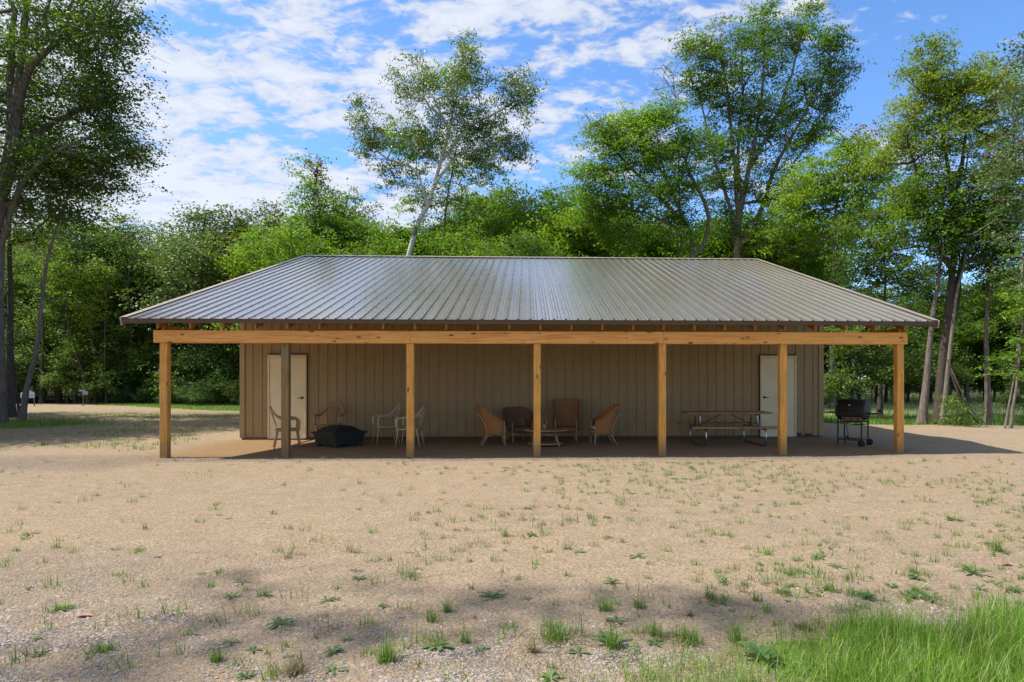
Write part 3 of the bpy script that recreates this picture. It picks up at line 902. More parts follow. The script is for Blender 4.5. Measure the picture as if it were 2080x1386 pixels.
# picnic table
pt = empty('picnic_table', (11.70, 2.25, float(ground_z(11.7, 2.25))), R(-2.5), 'brown plank picnic table with two benches on a curved tube frame', 'picnic table')
for k in range(5):
    MB().box((0, -.29 + k * .145, .725), (1.96, .138, .038), bev=.004).build('top_plank', M['table_wood'], pt)
for s in (-1, 1):
    for k in range(2):
        MB().box((0, s * (.635 + k * .135), .425), (1.90, .128, .038), bev=.004).build('bench_plank', M['table_wood'], pt)
for sx in (-1, 1):
    x = sx * .66
    for sy in (-1, 1):
        MB().tube(bez([(x, sy * .22, .70), (x, sy * .25, .55), (x + sx * .0, sy * .33, .40), (x, sy * .46, .388), (x, sy * .70, .392), (x, sy * .80, .36), (x, sy * .835, .22), (x, sy * .80, .08), (x, sy * .68, .022), (x, sy * .40, .022), (x, 0, .022)], 41), .020, 8).build('tube_leg', M['steel'], pt)
    MB().box((x, 0, .695), (.05, .66, .016)).build('top_bracket', M['dark_metal'], pt)
    for s in (-1, 1): MB().box((x, s * .70, .399), (.05, .27, .010)).build('bench_bracket', M['dark_metal'], pt)
    MB().tube([(x, -.12, .40), (x, .12, .40)], .016, 7).build('cross_tube', M['steel'], pt)
    MB().tube([(x, 0, .40), (sx * .10, 0, .70)], .008, 6).build('brace_rod', M['dark_metal'], pt)

# barbecue
gr = empty('gas_grill', (14.36, 1.55, float(ground_z(14.36, 1.55))), R(-49), 'black gas grill on an open cart frame beside the right post', 'grill')
mb = MB(); n = 15; prof = []
for i in range(n):
    a = math.pi * i / (n - 1)
    prof.append((-.215 * math.cos(a), .735 + (.30 if a > 1.1 else .27) * math.sin(a) ** .8))
vs = []
xs = [-.31, -.30, -.27, 0, .27, .30, .31]; scs = [.55, .85, .97, 1, .97, .85, .55]
for x, s_ in zip(xs, scs):
    for y, z in prof: vs.append((x, y * (.8 + .2 * s_), .735 + (z - .735) * s_))
fs = [(i * n + k, i * n + k + 1, (i + 1) * n + k + 1, (i + 1) * n + k) for i in range(len(xs) - 1) for k in range(n - 1)]
fs += [tuple(range(n - 1, -1, -1)), tuple((len(xs) - 1) * n + k for k in range(n))]
mb.add(vs, fs, True); lid = mb.build('lid', M['black_enamel'], gr)
MB().tube([(-.2, -.20, .80), (-.2, -.255, .80), (.2, -.255, .80), (.2, -.20, .80)], .011, 7).build('lid_handle', M['dark_metal'], lid)
MB().lathe([(0, 0), (.03, 0), (.03, -.012), (0, -.012)], 14, (0, -.218, .90), 'y').build('thermometer', M['steel'], lid)
mb = MB(); vs = []
for z, k in ((.735, 1), (.66, .98), (.56, .72)):
    for sx, sy in ((-1, -1), (1, -1), (1, 1), (-1, 1)): vs.append((sx * .31 * k, sy * .215 * k, z))
mb.add(vs, [(b + i, b + (i + 1) % 4, b + 4 + (i + 1) % 4, b + 4 + i)[::-1] for b in (0, 4) for i in range(4)] + [(8, 9, 10, 11)])
mb.build('firebox', M['black_enamel'], gr)
MB().box((.06, -.235, .60), (.42, .03, .085), bev=.006).build('control_panel', simple('worn tan panel', (.20, .10, .06), (.1, .05, .03), .5), gr)
for k in range(3): MB().lathe([(0, 0), (.02, 0), (.017, -.022), (0, -.022)], 12, (-.08 + k * .14, -.251, .60), 'y').build('knob', M['dark_metal'], gr)
for s in (-1, 1):
    MB().box((s * .455, 0, .72), (.25, .36, .022), bev=.005).build('side_shelf', M['black_enamel'], gr)
for sx in (-1, 1):
    for sy in (-1, 1):
        z0 = .055 if sx > 0 else .0
        MB().box((sx * .255, sy * .185, (.60 + z0) / 2), (.028, .028, .60 - z0)).build('leg', M['dark_metal'], gr)
for sy in (-1, 1):
    MB().box((0, sy * .185, .13), (.48, .022, .026)).build('rail', M['dark_metal'], gr)
    MB().box((0, sy * .185, .53), (.48, .022, .03)).build('rail', M['dark_metal'], gr)
for sx in (-1, 1):
    MB().box((sx * .255, 0, .145), (.022, .34, .026)).build('rail', M['dark_metal'], gr)
MB().box((.13, .02, .47), (.24, .24, .018)).build('drip_tray', M['dark_metal'], gr)
MB().tube([(.27, -.24, .075), (.27, .24, .075)], .008, 6).build('axle', M['steel'], gr)
for sy in (-1, 1):
    w_ = MB().lathe([(.03, -.02), (.068, -.022), (.075, -.012), (.075, .012), (.068, .022), (.03, .02)], 20, (.27, sy * .235, .075), 'y').build('wheel', M['rubber'], gr)
    MB().lathe([(0, -.024), (.03, -.022), (.03, .022), (0, .024)], 12, (.27, sy * .235, .075), 'y').build('hub', M['dark_metal'], w_)
MB().tube(bez([(-.1, .02, .56), (-.13, -.02, .42), (-.10, -.02, .28), (-.12, 0, .16)], 14), .008, 6).lathe([(0, .15), (.028, .155), (.03, .19), (.01, .21), (0, .21)], 12, (-.12, 0, 0)).build('gas_hose', M['rubber'], gr)

# ------------------------------------------------------------------ signs and marks by the drive
sg = empty('entrance_sign', tuple(ground_at(56, 35)), R(12), 'white house shaped sign with blue lettering behind the leaning tree', 'sign')
hw = .33
MB().add([(x, y, z) for y in (-.02, .02) for x, z in ((-hw, .46), (hw, .46), (hw, .74), (0, .90), (-hw, .74))],
         [(0, 1, 2, 3, 4), (9, 8, 7, 6, 5), (0, 5, 6, 1), (1, 6, 7, 2), (2, 7, 8, 3), (3, 8, 9, 4), (4, 9, 5, 0)]).build('board', M['sign_white'], sg)
mb = MB()
for r_ in range(3):
    for k in range(5):
        if (r_ + k) % 4 != 3: mb.box((-.24 + k * .115, -.024, .66 - r_ * .07), (.08, .006, .035))
mb.build('lettering', M['sign_blue'], sg)
MB().box((-.05, -.024, .78), (.08, .006, .09)).build('emblem', M['sign_dark'], sg)
for s in (-1, 1): MB().box((s * .30, .045, .36), (.04, .04, .76)).build('sign_post', M['bark'], sg)
s2 = empty('address_sign', tuple(ground_at(169, 36)), R(8), 'small blue and white address plates on a thin post by the drive', 'sign')
MB().box((0, 0, .45), (.04, .04, .95)).build('sign_post', M['bark_pale'], s2)
MB().box((-.05, -.03, .88), (.34, .02, .12)).build('name_plate', M['sign_blue'], s2)
MB().box((.14, -.045, .74), (.24, .02, .16)).build('number_plate', M['sign_white'], s2)
MB().box((-.02, -.03, .74), (.08, .02, .12)).build('red_plate', M['sign_red'], s2)
mb = MB()
for k in range(4): mb.box((.06 + k * .05, -.058, .74), (.025, .006, .08))
mb.build('numbers', M['sign_dark'], s2)
mb = MB()
for k in range(5): mb.box((-.17 + k * .06, -.043, .88), (.035, .006, .05))
mb.build('name_lettering', M['sign_white'], s2)
p_ = ground_at(53, 21.3)
MB().box((p_.x, p_.y, p_.z + .20), (.05, .03, .44), bev=.006).build('orange_marker', M['orange']).__setitem__('label', 'orange marker stake at the foot of the leaning tree')
bpy.data.objects['orange_marker']['category'] = 'marker'

# ------------------------------------------------------------------ trees
def leaf_cloud(centers, K, sh, sv, size, r, sub=5, tilt=.7, asp=.62, droop=0.0):
    """centers (n,3) -> leaf quads in small sprays round every centre"""
    n = len(centers)
    subc = np.repeat(centers, sub, 0) + r.normal(0, 1, (n * sub, 3)) * np.array([sh * .8, sh * .8, sv * .8])
    k = max(1, int(K / sub))
    c = np.repeat(subc, k, 0)
    m = len(c)
    # each spray is a flattened fan with its own tilt
    tx = np.repeat(r.normal(0, .35, (n * sub, 2)), k, 0)
    d = r.normal(0, 1, (m, 3)) * np.array([sh * .42, sh * .42, sv * .25])
    d[:, 2] += d[:, 0] * tx[:, 0] + d[:, 1] * tx[:, 1] - droop * (d[:, 0] ** 2 + d[:, 1] ** 2) / max(sh, .01)
    c = c + d
    nrm = np.stack([r.normal(0, tilt, m), r.normal(0, tilt, m), np.ones(m)], 1)
    nrm /= np.linalg.norm(nrm, axis=1, keepdims=True)
    a = r.normal(0, 1, (m, 3)); a -= nrm * (a * nrm).sum(1, keepdims=True); a /= np.linalg.norm(a, axis=1, keepdims=True)
    b = np.cross(nrm, a)
    L = size * r.uniform(.6, 1.25, (m, 1)); W = L * asp
    # leaf: base, side, tip, side with the sides lifted (folded)
    v = np.stack([c - a * L * .5, c + b * W * .5 + nrm * L * .10 + a * L * .05, c + a * L * .5 - nrm * L * .08, c - b * W * .5 + nrm * L * .10 + a * L * .05], 1).reshape(-1, 3)
    f = np.arange(4 * m).reshape(-1, 4)
    return v, f

def skeleton(trunk, r_base, r_top, centers, r, start=.35, pull=.45, r_twig=.010, limbs=()):
    """grow limbs from a trunk polyline towards the crown's leaf clusters"""
    T = np.array(trunk, float)
    # resample trunk
    seg = np.linalg.norm(np.diff(T, axis=0), axis=1); s = np.concatenate([[0], np.cumsum(seg)]); L = s[-1]
    m = max(6, int(L / .6)); q = np.linspace(0, L, m)
    P = np.stack([np.interp(q, s, T[:, k]) for k in range(3)], 1)
    wob = r.normal(0, .03, (m, 3)); wob[:, 2] = 0; wob[0] = 0
    P += np.cumsum(wob, 0) * .35
    nodes = list(P); par = [-1] + list(range(m - 1)); plen = list(q * .5); isT = [True] * m
    usable = [i / m >= start for i in range(m)]
    limb_rows = []
    for pts_, ra, rb in limbs:
        Q = np.array(bez(pts_, max(4, int(sum((Vector(pts_[i + 1]) - Vector(pts_[i])).length for i in range(len(pts_) - 1)) / .6))))
        last = int(np.argmin(np.linalg.norm(np.array(nodes[:m]) - Q[0], axis=1))); row = []
        for k_, q_ in enumerate(Q[1:]):
            nodes.append(q_ + r.normal(0, .03, 3)); par.append(last); plen.append(plen[last] + .3); isT.append(False); usable.append(True); last = len(nodes) - 1; row.append(last)
        limb_rows.append((row, ra, rb))
    order = np.argsort(np.linalg.norm(centers - P[int(m * .6)], axis=1))
    leafnode = []
    cnt_seg = []
    for ci in order:
        c = centers[ci]
        A = np.array(nodes); us = np.array(usable)
        d = np.linalg.norm(A - c, axis=1)
        cost = d + pull * np.array(plen) * .35 + np.where(A[:, 2] > c[2] + .3, 1.5 * (A[:, 2] - c[2]), 0) + np.where(us, 0, 1e3)
        i = int(np.argmin(cost)); p0 = A[i]; dist = d[i]
        k = max(1, int(dist / .55))
        # start direction continues the parent's
        pd = p0 - A[par[i]] if par[i] >= 0 else np.array([0, 0, 1.])
        pd = pd / (np.linalg.norm(pd) + 1e-6)
        cp = p0 + (pd * .35 + np.array([0, 0, .12])) * dist * .6 + r.normal(0, .06, 3) * dist
        last = i
        for j in range(1, k + 1):
            t = j / k
            pt_ = (1 - t) ** 2 * p0 + 2 * t * (1 - t) * (cp * .5 + (p0 + c) * .25) + t * t * c
            if j < k: pt_ = pt_ + r.normal(0, .05, 3)
            nodes.append(pt_); par.append(last); plen.append(plen[last] + dist / k); isT.append(False); usable.append(True)
            last = len(nodes) - 1
        leafnode.append(last)
    A = np.array(nodes); n = len(A); load = np.zeros(n)
    for l in leafnode: load[l] += 1
    for i in range(n - 1, -1, -1):
        if par[i] >= 0: load[par[i]] += load[i]
    rad = r_twig * np.maximum(load, .6) ** .5
    tr = np.linspace(0, 1, m)
    trr = r_base + (r_top - r_base) * tr ** .8
    trr = trr * (1 + .55 * np.exp(-tr * L / .55))        # root flare
    rad[:m] = trr
    lock = set()
    for row, ra, rb in limb_rows:
        for k_, i_ in enumerate(row): rad[i_] = ra + (rb - ra) * k_ / len(row); lock.add(i_)
    for i in range(m, n):
        if i in lock: continue
        lim = rad[par[i]] * .85
        if rad[i] > lim: rad[i] = lim
    return A, np.array(par), rad, m

def branch_mesh(A, par, rad, m, extra=None):
    vs = []; fs = []
    # trunk as one tube
    mb = MB(); mb.tube([Vector(p) for p in A[:m]], list(rad[:m]), 10, True)
    V = np.array([tuple(v) for v in mb.v]); F4 = [f for f in mb.f if len(f) == 4]
    ch = np.arange(m, len(A)); p1 = A[ch]; p0 = A[par[ch]]; r1 = rad[ch]; r0 = np.minimum(rad[par[ch]], rad[ch] * 1.35)
    if extra is not None:
        e0, e1, er0, er1 = extra
        p0 = np.concatenate([p0, e0]); p1 = np.concatenate([p1, e1]); r0 = np.concatenate([r0, er0]); r1 = np.concatenate([r1, er1])
    d = p1 - p0; d /= (np.linalg.norm(d, axis=1, keepdims=True) + 1e-9)
    p1 = p1 + d * (r1 * .4)[:, None]
    up = np.where(np.abs(d[:, 2:3]) < .9, np.array([[0, 0, 1.]]), np.array([[1., 0, 0]]))
    a = np.cross(d, up); a /= np.linalg.norm(a, axis=1, keepdims=True); b = np.cross(d, a)
    ns = 5; K = len(p0); ang_ = np.arange(ns) * 2 * np.pi / ns
    ca, sa = np.cos(ang_)[None, :, None], np.sin(ang_)[None, :, None]
    ring0 = p0[:, None] + (a[:, None] * ca + b[:, None] * sa) * r0[:, None, None]
    ring1 = p1[:, None] + (a[:, None] * ca + b[:, None] * sa) * r1[:, None, None]
    V2 = np.concatenate([ring0, ring1], 1).reshape(-1, 3)
    base = np.arange(K)[:, None, None] * 2 * ns + len(V)
    k = np.arange(ns)
    quad = np.stack([k, (k + 1) % ns, ns + (k + 1) % ns, ns + k], 1)[None]
    F = np.concatenate([np.array(F4), (base + quad).reshape(-1, 4)])
    return np.concatenate([V, V2]), F

def sample_blobs(blobs, r):
    """blobs: (centre, (rx,ry,rz), count)"""
    out_ = []
    for c, rad, n in blobs:
        d = r.normal(0, 1, (n, 3)); d /= np.linalg.norm(d, axis=1, keepdims=True)
        u = r.random((n, 1)) ** .45
        out_.append(np.array(c) + d * u * np.array(rad))
    return np.concatenate(out_)

def make_tree(name, label, cat, loc, trunk, r_base, blobs, leaf, bark, K=110, sh=.55, sv=.30, size=.14, seed=1, start=.3, group=None,
              bare=0, tilt=.8, extra_leaf=None, r_top=.02, droop=.0, r_twig=.010, sub=5, limbs=()):
    r = np.random.default_rng(seed)
    cs = sample_blobs(blobs, r)
    A, par, rad, m = skeleton(trunk, r_base, r_top, cs, r, start, r_twig=r_twig, limbs=limbs)
    # short twigs inside every cluster
    k = 3; base = np.repeat(cs, k, 0); tip = base + r.normal(0, 1, base.shape) * np.array([sh, sh, sv]) * .9
    extra = (base, tip, np.full(len(base), r_twig * .6), np.full(len(base), r_twig * .25))
    V, F = branch_mesh(A, par, rad, m, extra)
    t = empty(name, loc, 0, label, cat, group)
    link('trunk', np_mesh('trunk', V, F, M[bark], True), t)
    nb = int(len(cs) * (1 - bare))
    sel = r.permutation(len(cs))[:nb]
    v, f = leaf_cloud(cs[sel], K, sh, sv, size, r, tilt=tilt, droop=droop, sub=sub)
    link('crown', np_mesh('crown', v, f, M[leaf]), t)
    if extra_leaf:
        cs2 = sample_blobs(extra_leaf[1], r)
        v, f = leaf_cloud(cs2, extra_leaf[2] if len(extra_leaf) > 2 else K, sh, sv, size, r, tilt=tilt)
        o = link('turning_leaves', np_mesh('turning_leaves', v, f, M[extra_leaf[0]]), t)
    return t

def px_tree(name, label, d, trunk_px, r_base, blobs_px, leaf, bark, base_u=None, **kw):
    """author a tree from its outline in the photo: trunk points and crown blobs at distance d"""
    g = ground_at(base_u if base_u is not None else trunk_px[0][0], d)
    k = d / FPX
    tp = [(0, 0, -.1)]
    for i, q in enumerate(trunk_px):
        if i == 0 and base_u is None: continue
        p = at(q[0], q[1], d) - g; dy = q[2] if len(q) > 2 else 0
        tp.append((p.x, p.y + dy, p.z))
    bl = []
    for b in blobs_px:
        u, v, rp, n = b[:4]; dy = b[4] if len(b) > 4 else 0; asp = b[5] if len(b) > 5 else 1
        p = at(u, v, d + dy) - g; rr = rp * k
        bl.append(((p.x, p.y, p.z), (rr, max(rr, 1.0) * 1.05, rr * asp), n))
    lp = kw.pop('limbs_px', None)
    if lp:
        L_ = []
        for pts_, ra, rb in lp:
            q_ = []
            for w_ in pts_:
                p = at(w_[0], w_[1], d) - g; q_.append((p.x, p.y + (w_[2] if len(w_) > 2 else 0), p.z))
            L_.append((q_, ra, rb))
        kw['limbs'] = L_
    ex = kw.pop('extra_px', None)
    if ex:
        bl2 = []
        for u, v, rp, n in ex[1]:
            p = at(u, v, d) - g; bl2.append(((p.x, p.y, p.z), (rp * k,) * 3, n))
        kw['extra_leaf'] = (ex[0], bl2) + tuple(ex[2:])
    return make_tree(name, label, kw.pop('cat', 'tree'), tuple(g), tp, r_base, bl, leaf, bark, **kw)

# -- left foreground oak and its neighbours
px_tree('oak_tree', 'big dark oak at the left edge with a thick grey trunk', 20.6, [(-14, 868), (-9, 600), (-2, 430), (20, 300), (40, 150), (60, -40), (70, -250)], .30,
        [(60, 60, 150, 55, 0), (170, 90, 95, 42, -1), (230, 70, 60, 18), (200, 210, 75, 34, 0), (120, 260, 110, 40, 1), (250, 290, 45, 14), (170, 340, 80, 22, 0, .6), (60, 350, 100, 28, 0, .6), (215, 360, 45, 9),
         (0, 200, 140, 34, 2), (-140, 150, 200, 60), (40, -150, 200, 70), (180, -90, 110, 30), (-120, 380, 120, 25), (60, 440, 70, 10, 1, .5)],
        'oak', 'bark', K=135, sh=.50, sv=.26, size=.105, seed=3, start=.42, r_twig=.014,
        limbs_px=[([(8, 420), (60, 240, -.5), (110, 170, -1), (180, 110, -1)], .17, .05), ([(8, 400), (40, 300), (130, 215, .5), (220, 190, .5)], .12, .04), ([(2, 520), (60, 400, -.5), (130, 350, -1), (230, 300, -1)], .09, .03), ([(25, 300), (20, 160), (30, 20)], .14, .06)])
px_tree('oak_tree', 'dark trunked tree standing just behind the big oak at the left edge', 25, [(20, 850), (22, 600), (20, 400), (40, 250)], .17,
        [(60, 330, 90, 25), (-40, 200, 120, 30), (120, 420, 80, 18, 0, .6), (30, 480, 70, 14, 0, .6)], 'oak', 'bark_dark', K=120, size=.13, seed=4)
px_tree('leaning_tree', 'slim grey tree leaning right beside the big left oak', 21.2, [(42, 862), (50, 800), (74, 700), (86, 600), (92, 540), (112, 470), (138, 400), (160, 330)], .095,
        [(150, 360, 60, 14, 0, .7), (190, 330, 50, 10), (110, 430, 60, 9, 0, .6)], 'oak', 'bark', K=110, size=.12, seed=5, start=.6)
px_tree('leaning_tree', 'thin dark stem splitting off at the foot of the slim leaning tree', 21.4, [(45, 862), (34, 815), (30, 770), (20, 690)], .045,
        [(16, 690, 25, 4), (30, 730, 22, 3)], 'oak', 'bark_dark', K=60, size=.10, seed=6, start=.6)

# -- birch and the slender maple behind the ridge
px_tree('birch_tree', 'tall birch with a curving white trunk above the middle of the roof', 35, [(828, 515), (836, 500), (846, 455), (868, 418), (884, 370), (895, 330), (912, 270), (925, 200), (938, 120), (942, 80)], .25,
        [(938, 85, 16, 6), (955, 120, 26, 12), (925, 150, 30, 14), (975, 160, 26, 10), (920, 215, 62, 44), (985, 240, 48, 26), (855, 150, 38, 18), (815, 165, 20, 7), (835, 195, 28, 9),
         (1050, 165, 34, 14), (1068, 195, 28, 12), (1035, 205, 30, 11), (1070, 235, 14, 3), (745, 215, 17, 7), (742, 260, 26, 14), (735, 300, 22, 9), (770, 295, 34, 16), (830, 250, 30, 12), (860, 290, 50, 26), (940, 300, 55, 24), (1030, 290, 42, 24), (1060, 310, 26, 9),
         (790, 350, 40, 14), (960, 260, 40, 12), (1000, 330, 40, 8)],
        'birch_leaf', 'birch', limbs_px=[([(893, 335), (950, 262), (1000, 235), (1060, 200)], .09, .03), ([(880, 385), (925, 320), (985, 300), (1040, 300)], .08, .02), ([(868, 418), (840, 340), (780, 320), (745, 260)], .07, .02), ([(912, 270), (880, 200), (850, 160)], .07, .02)], base_u=822, K=80, sh=.36, sv=.28, size=.12, seed=11, start=.42, tilt=1.4, droop=.2, r_twig=.016, r_top=.03)
px_tree('maple_tree', 'slender dark stemmed maple just right of the white birch trunk', 36.5, [(898, 520), (903, 440), (910, 390), (925, 320), (930, 240), (900, 190)], .12,
        [(885, 160, 26, 10), (930, 165, 28, 8), (800, 290, 45, 16), (840, 300, 40, 14), (890, 330, 50, 18), (960, 330, 45, 14), (900, 410, 70, 22), (1000, 310, 50, 16), (850, 420, 60, 16)],
        'maple_lit', 'bark', K=110, sh=.42, sv=.26, size=.13, seed=12, start=.3)

# -- the two big maples right of centre
px_tree('maple_tree', 'tallest maple with a broad fan of limbs, its top touching the upper picture edge', 34, [(1500, 525), (1497, 470), (1510, 400), (1530, 300), (1545, 200), (1550, 110), (1548, 20)], .34,
        [(1550, 25, 26, 12), (1545, 70, 32, 16), (1560, 120, 45, 24), (1625, 50, 28, 11), (1650, 20, 18, 6), (1600, 90, 34, 14), (1665, 100, 42, 22), (1700, 85, 22, 8), (1690, 160, 40, 22), (1720, 150, 16, 5), (1640, 200, 60, 38), (1690, 215, 28, 12), (1600, 280, 60, 38), (1660, 270, 32, 18),
         (1405, 95, 22, 10), (1425, 120, 26, 10), (1450, 90, 24, 8), (1470, 130, 40, 18), (1410, 160, 28, 10), (1480, 190, 55, 34), (1430, 200, 40, 20), (1540, 210, 60, 36), (1510, 290, 65, 38), (1450, 290, 50, 24), (1570, 350, 70, 34), (1480, 380, 60, 26), (1500, 60, 25, 6), (1560, 430, 60, 24), (1440, 370, 45, 14), (1470, 440, 50, 14), (1620, 380, 50, 20), (1530, 480, 50, 14)],
        'maple', 'bark_pale', limbs_px=[([(1498, 480), (1470, 380), (1445, 300), (1418, 180)], .12, .03), ([(1500, 440), (1490, 300), (1480, 200), (1465, 110)], .13, .03), ([(1505, 420), (1500, 320), (1510, 200), (1505, 90)], .10, .03), ([(1500, 500), (1545, 430), (1580, 330), (1640, 220), (1690, 120)], .16, .03), ([(1503, 500), (1570, 440), (1640, 390)], .08, .02), ([(1520, 350), (1580, 230), (1615, 120), (1640, 30)], .10, .02), ([(1550, 430), (1620, 320), (1690, 250)], .07, .02)], K=100, sh=.44, sv=.24, size=.125, seed=21, start=.22, r_twig=.016, extra_px=('maple_red', [(1655, 15, 14, 4), (1402, 80, 16, 5), (1470, 100, 30, 8), (1600, 60, 30, 6), (1460, 60, 20, 3)], 90))
px_tree('maple_tree', 'wide bright green maple with a dark forked trunk, left of the tallest maple', 32, [(1420, 525), (1405, 480), (1385, 440), (1360, 380), (1340, 320), (1330, 250)], .24,
        [(1300, 260, 55, 36), (1350, 230, 36, 18), (1260, 320, 70, 44), (1330, 320, 60, 34), (1380, 300, 40, 18), (1230, 270, 26, 10), (1400, 380, 50, 20), (1230, 390, 60, 30), (1310, 410, 80, 40), (1200, 440, 50, 20), (1380, 450, 60, 18), (1270, 470, 60, 20), (1410, 300, 40, 14), (1350, 420, 60, 22), (1190, 370, 40, 16)],
        'maple_lit', 'bark', limbs_px=[([(1420, 525), (1440, 440), (1400, 350), (1400, 290)], .13, .04), ([(1395, 460), (1330, 390), (1270, 330), (1220, 280)], .12, .03), ([(1400, 480), (1330, 440), (1250, 420)], .08, .02), ([(1360, 380), (1310, 290), (1290, 240)], .08, .02)], K=130, sh=.50, sv=.24, size=.125, seed=22, start=.25, extra_px=('maple_red', [(1215, 262, 24, 10), (1200, 285, 14, 3)], 100))
px_tree('bare_tree', 'leafless grey tree top sticking up left of the tallest maple', 33, [(1400, 525), (1380, 400), (1375, 250), (1365, 150)], .10,
        [(1350, 160, 30, 10), (1372, 190, 25, 6), (1470, 50, 26, 8), (1600, 40, 30, 8)], 'dead_leaf', 'bark_pale', K=5, sh=.5, sv=.5, size=.05, seed=23, start=.6, r_twig=.014)
px_tree('maple_tree', 'rounded light green maple above the right end of the roof', 31, [(1690, 560), (1690, 470), (1700, 380), (1720, 320)], .15,
        [(1700, 360, 70, 40), (1640, 370, 55, 28), (1760, 350, 55, 30), (1620, 430, 60, 26), (1700, 440, 80, 34), (1790, 420, 50, 20), (1730, 310, 40, 16), (1580, 470, 50, 16)],
        'maple_lit', 'bark', K=120, sh=.50, sv=.25, size=.135, seed=24, start=.3, extra_px=('dead_leaf', [(1745, 280, 30, 12)], 45))
# -- the right hand cluster
px_tree('maple_tree', 'tall maple with a reddening top, thickest of the trunk cluster right of the porch', 23.6, [(1908, 852), (1912, 760), (1925, 640), (1938, 520), (1930, 380), (1905, 220), (1890, 130)], .20,
        [(2010, 165, 44, 20), (2055, 190, 40, 18), (1960, 170, 36, 12), (2070, 330, 50, 20), (2030, 470, 55, 18), (1800, 330, 30, 8), (1885, 130, 34, 14), (1870, 185, 45, 26), (1930, 190, 55, 34), (1850, 245, 36, 18), (1990, 230, 60, 34), (1900, 290, 80, 50), (2040, 260, 60, 30), (1835, 300, 34, 12), (1990, 350, 80, 44), (1860, 380, 55, 28), (1930, 440, 70, 26), (2040, 400, 70, 28), (1960, 520, 55, 12, 0, .6)],
        'maple_red', 'bark_dark', limbs_px=[([(1925, 640), (1960, 520), (1990, 400), (2010, 280)], .11, .03), ([(1930, 560), (1890, 450), (1860, 350), (1840, 270)], .09, .02), ([(1930, 420), (1960, 300), (1950, 200)], .08, .02)], K=120, sh=.36, sv=.22, size=.098, seed=31, start=.45, extra_px=('maple_red', [(1895, 105, 22, 8)], 90))
px_tree('maple_tree', 'straight trunk nearest the porch in the right hand cluster, leaning slightly right', 23.2, [(1872, 850), (1884, 740), (1895, 640), (1912, 520), (1915, 400)], .15,
        [(1860, 430, 60, 20), (1910, 400, 60, 18), (1830, 480, 50, 14), (1960, 450, 50, 14), (1900, 500, 50, 8)], 'maple', 'bark', K=110, sh=.36, sv=.22, size=.115, seed=32, start=.6)
px_tree('maple_tree', 'pale slanting trunk on the right side of the cluster beyond the porch', 22.8, [(1914, 855), (1922, 780), (1930, 700), (1942, 600), (1962, 520), (1975, 430)], .095,
        [(1980, 420, 50, 12), (1950, 480, 40, 8), (2010, 460, 40, 8)], 'maple', 'bark_pale', K=100, sh=.36, sv=.22, size=.115, seed=33, start=.75)
px_tree('maple_tree', 'narrow trunk squeezed behind the pale slanting trunk', 24.2, [(1900, 850), (1922, 760), (1928, 690), (1950, 600), (1945, 480)], .10,
        [(1930, 470, 50, 12), (1890, 540, 40, 6)], 'maple', 'bark_dark', K=100, sh=.36, sv=.22, size=.12, seed=34, start=.7)
px_tree('maple_tree', 'lone upright tree standing at the meadow edge near the right picture border', 23, [(2008, 856), (2006, 800), (2000, 700), (2003, 600), (2015, 500), (2020, 400)], .115,
        [(2030, 480, 60, 22), (1990, 530, 50, 14), (2060, 540, 45, 14), (2010, 590, 50, 10), (2050, 400, 60, 20)], 'forest', 'bark', K=110, sh=.38, sv=.22, size=.12, seed=35, start=.5)
px_tree('young_tree', 'thin pale twin stem rising rightwards at the far right', 21.5, [(2052, 862), (2062, 800), (2072, 720), (2080, 640), (2092, 560)], .045,
        [(2070, 600, 36, 7), (2080, 690, 30, 6, 0, .5), (2060, 730, 30, 5, 0, .4), (2090, 520, 50, 12)], 'maple_lit', 'bark_pale', K=80, sh=.32, sv=.12, size=.12, seed=36, start=.45)
px_tree('young_tree', 'thinner left stem of the pale pair at the far right', 21.4, [(2040, 862), (2056, 790), (2068, 720), (2078, 650)], .03,
        [(2075, 640, 30, 4), (2060, 760, 26, 4, 0, .4)], 'maple_lit', 'bark_pale', K=70, sh=.30, sv=.12, size=.12, seed=37, start=.5)
px_tree('maple_tree', 'thin tree between the porch corner and the trunk cluster', 27, [(1786, 846), (1790, 740), (1795, 640), (1800, 560), (1790, 480)], .11,
        [(1790, 520, 60, 26), (1760, 470, 55, 18), (1830, 560, 45, 16), (1740, 560, 50, 14), (1810, 450, 50, 14)], 'forest', 'bark_dark', K=110, sh=.42, sv=.24, size=.13, seed=38, start=.5)
px_tree('maple_tree', 'dark forked tree seen through the porch end behind the grill', 25.5, [(1722, 846), (1735, 780), (1745, 700), (1760, 620)], .10,
        [(1720, 700, 50, 18), (1770, 690, 50, 18), (1700, 780, 40, 12, 0, .6), (1760, 760, 50, 14, 0, .6), (1850, 740, 40, 14), (1830, 680, 35, 8)], 'forest', 'bark_dark', K=100, sh=.40, sv=.2, size=.12, seed=39, start=.35)
px_tree('pale_branched_tree', 'tree at the right edge with long bare pale branches reaching left', 17.5, [(2180, 880), (2170, 600), (2150, 350), (2140, 180)], .15,
        [(2075, 110, 26, 8), (2085, 190, 40, 12), (2060, 320, 60, 12), (2030, 350, 50, 4), (2100, 400, 60, 16), (2110, 260, 60, 12), (2010, 300, 20, 2), (1985, 350, 12, 1), (2080, 470, 50, 9), (2070, 560, 35, 5)],
        'silver', 'bark_pale', limbs_px=[([(2158, 430), (2100, 345), (2040, 318), (1990, 335)], .022, .005), ([(2150, 400), (2080, 290), (2040, 270), (2010, 250)], .022, .005), ([(2160, 470), (2080, 385), (2010, 375), (1975, 392)], .02, .005), ([(2160, 520), (2060, 440), (1990, 470), (1960, 480)], .016, .004)], K=70, sh=.34, sv=.2, size=.10, seed=40, start=.4, bare=.25, r_twig=.014)
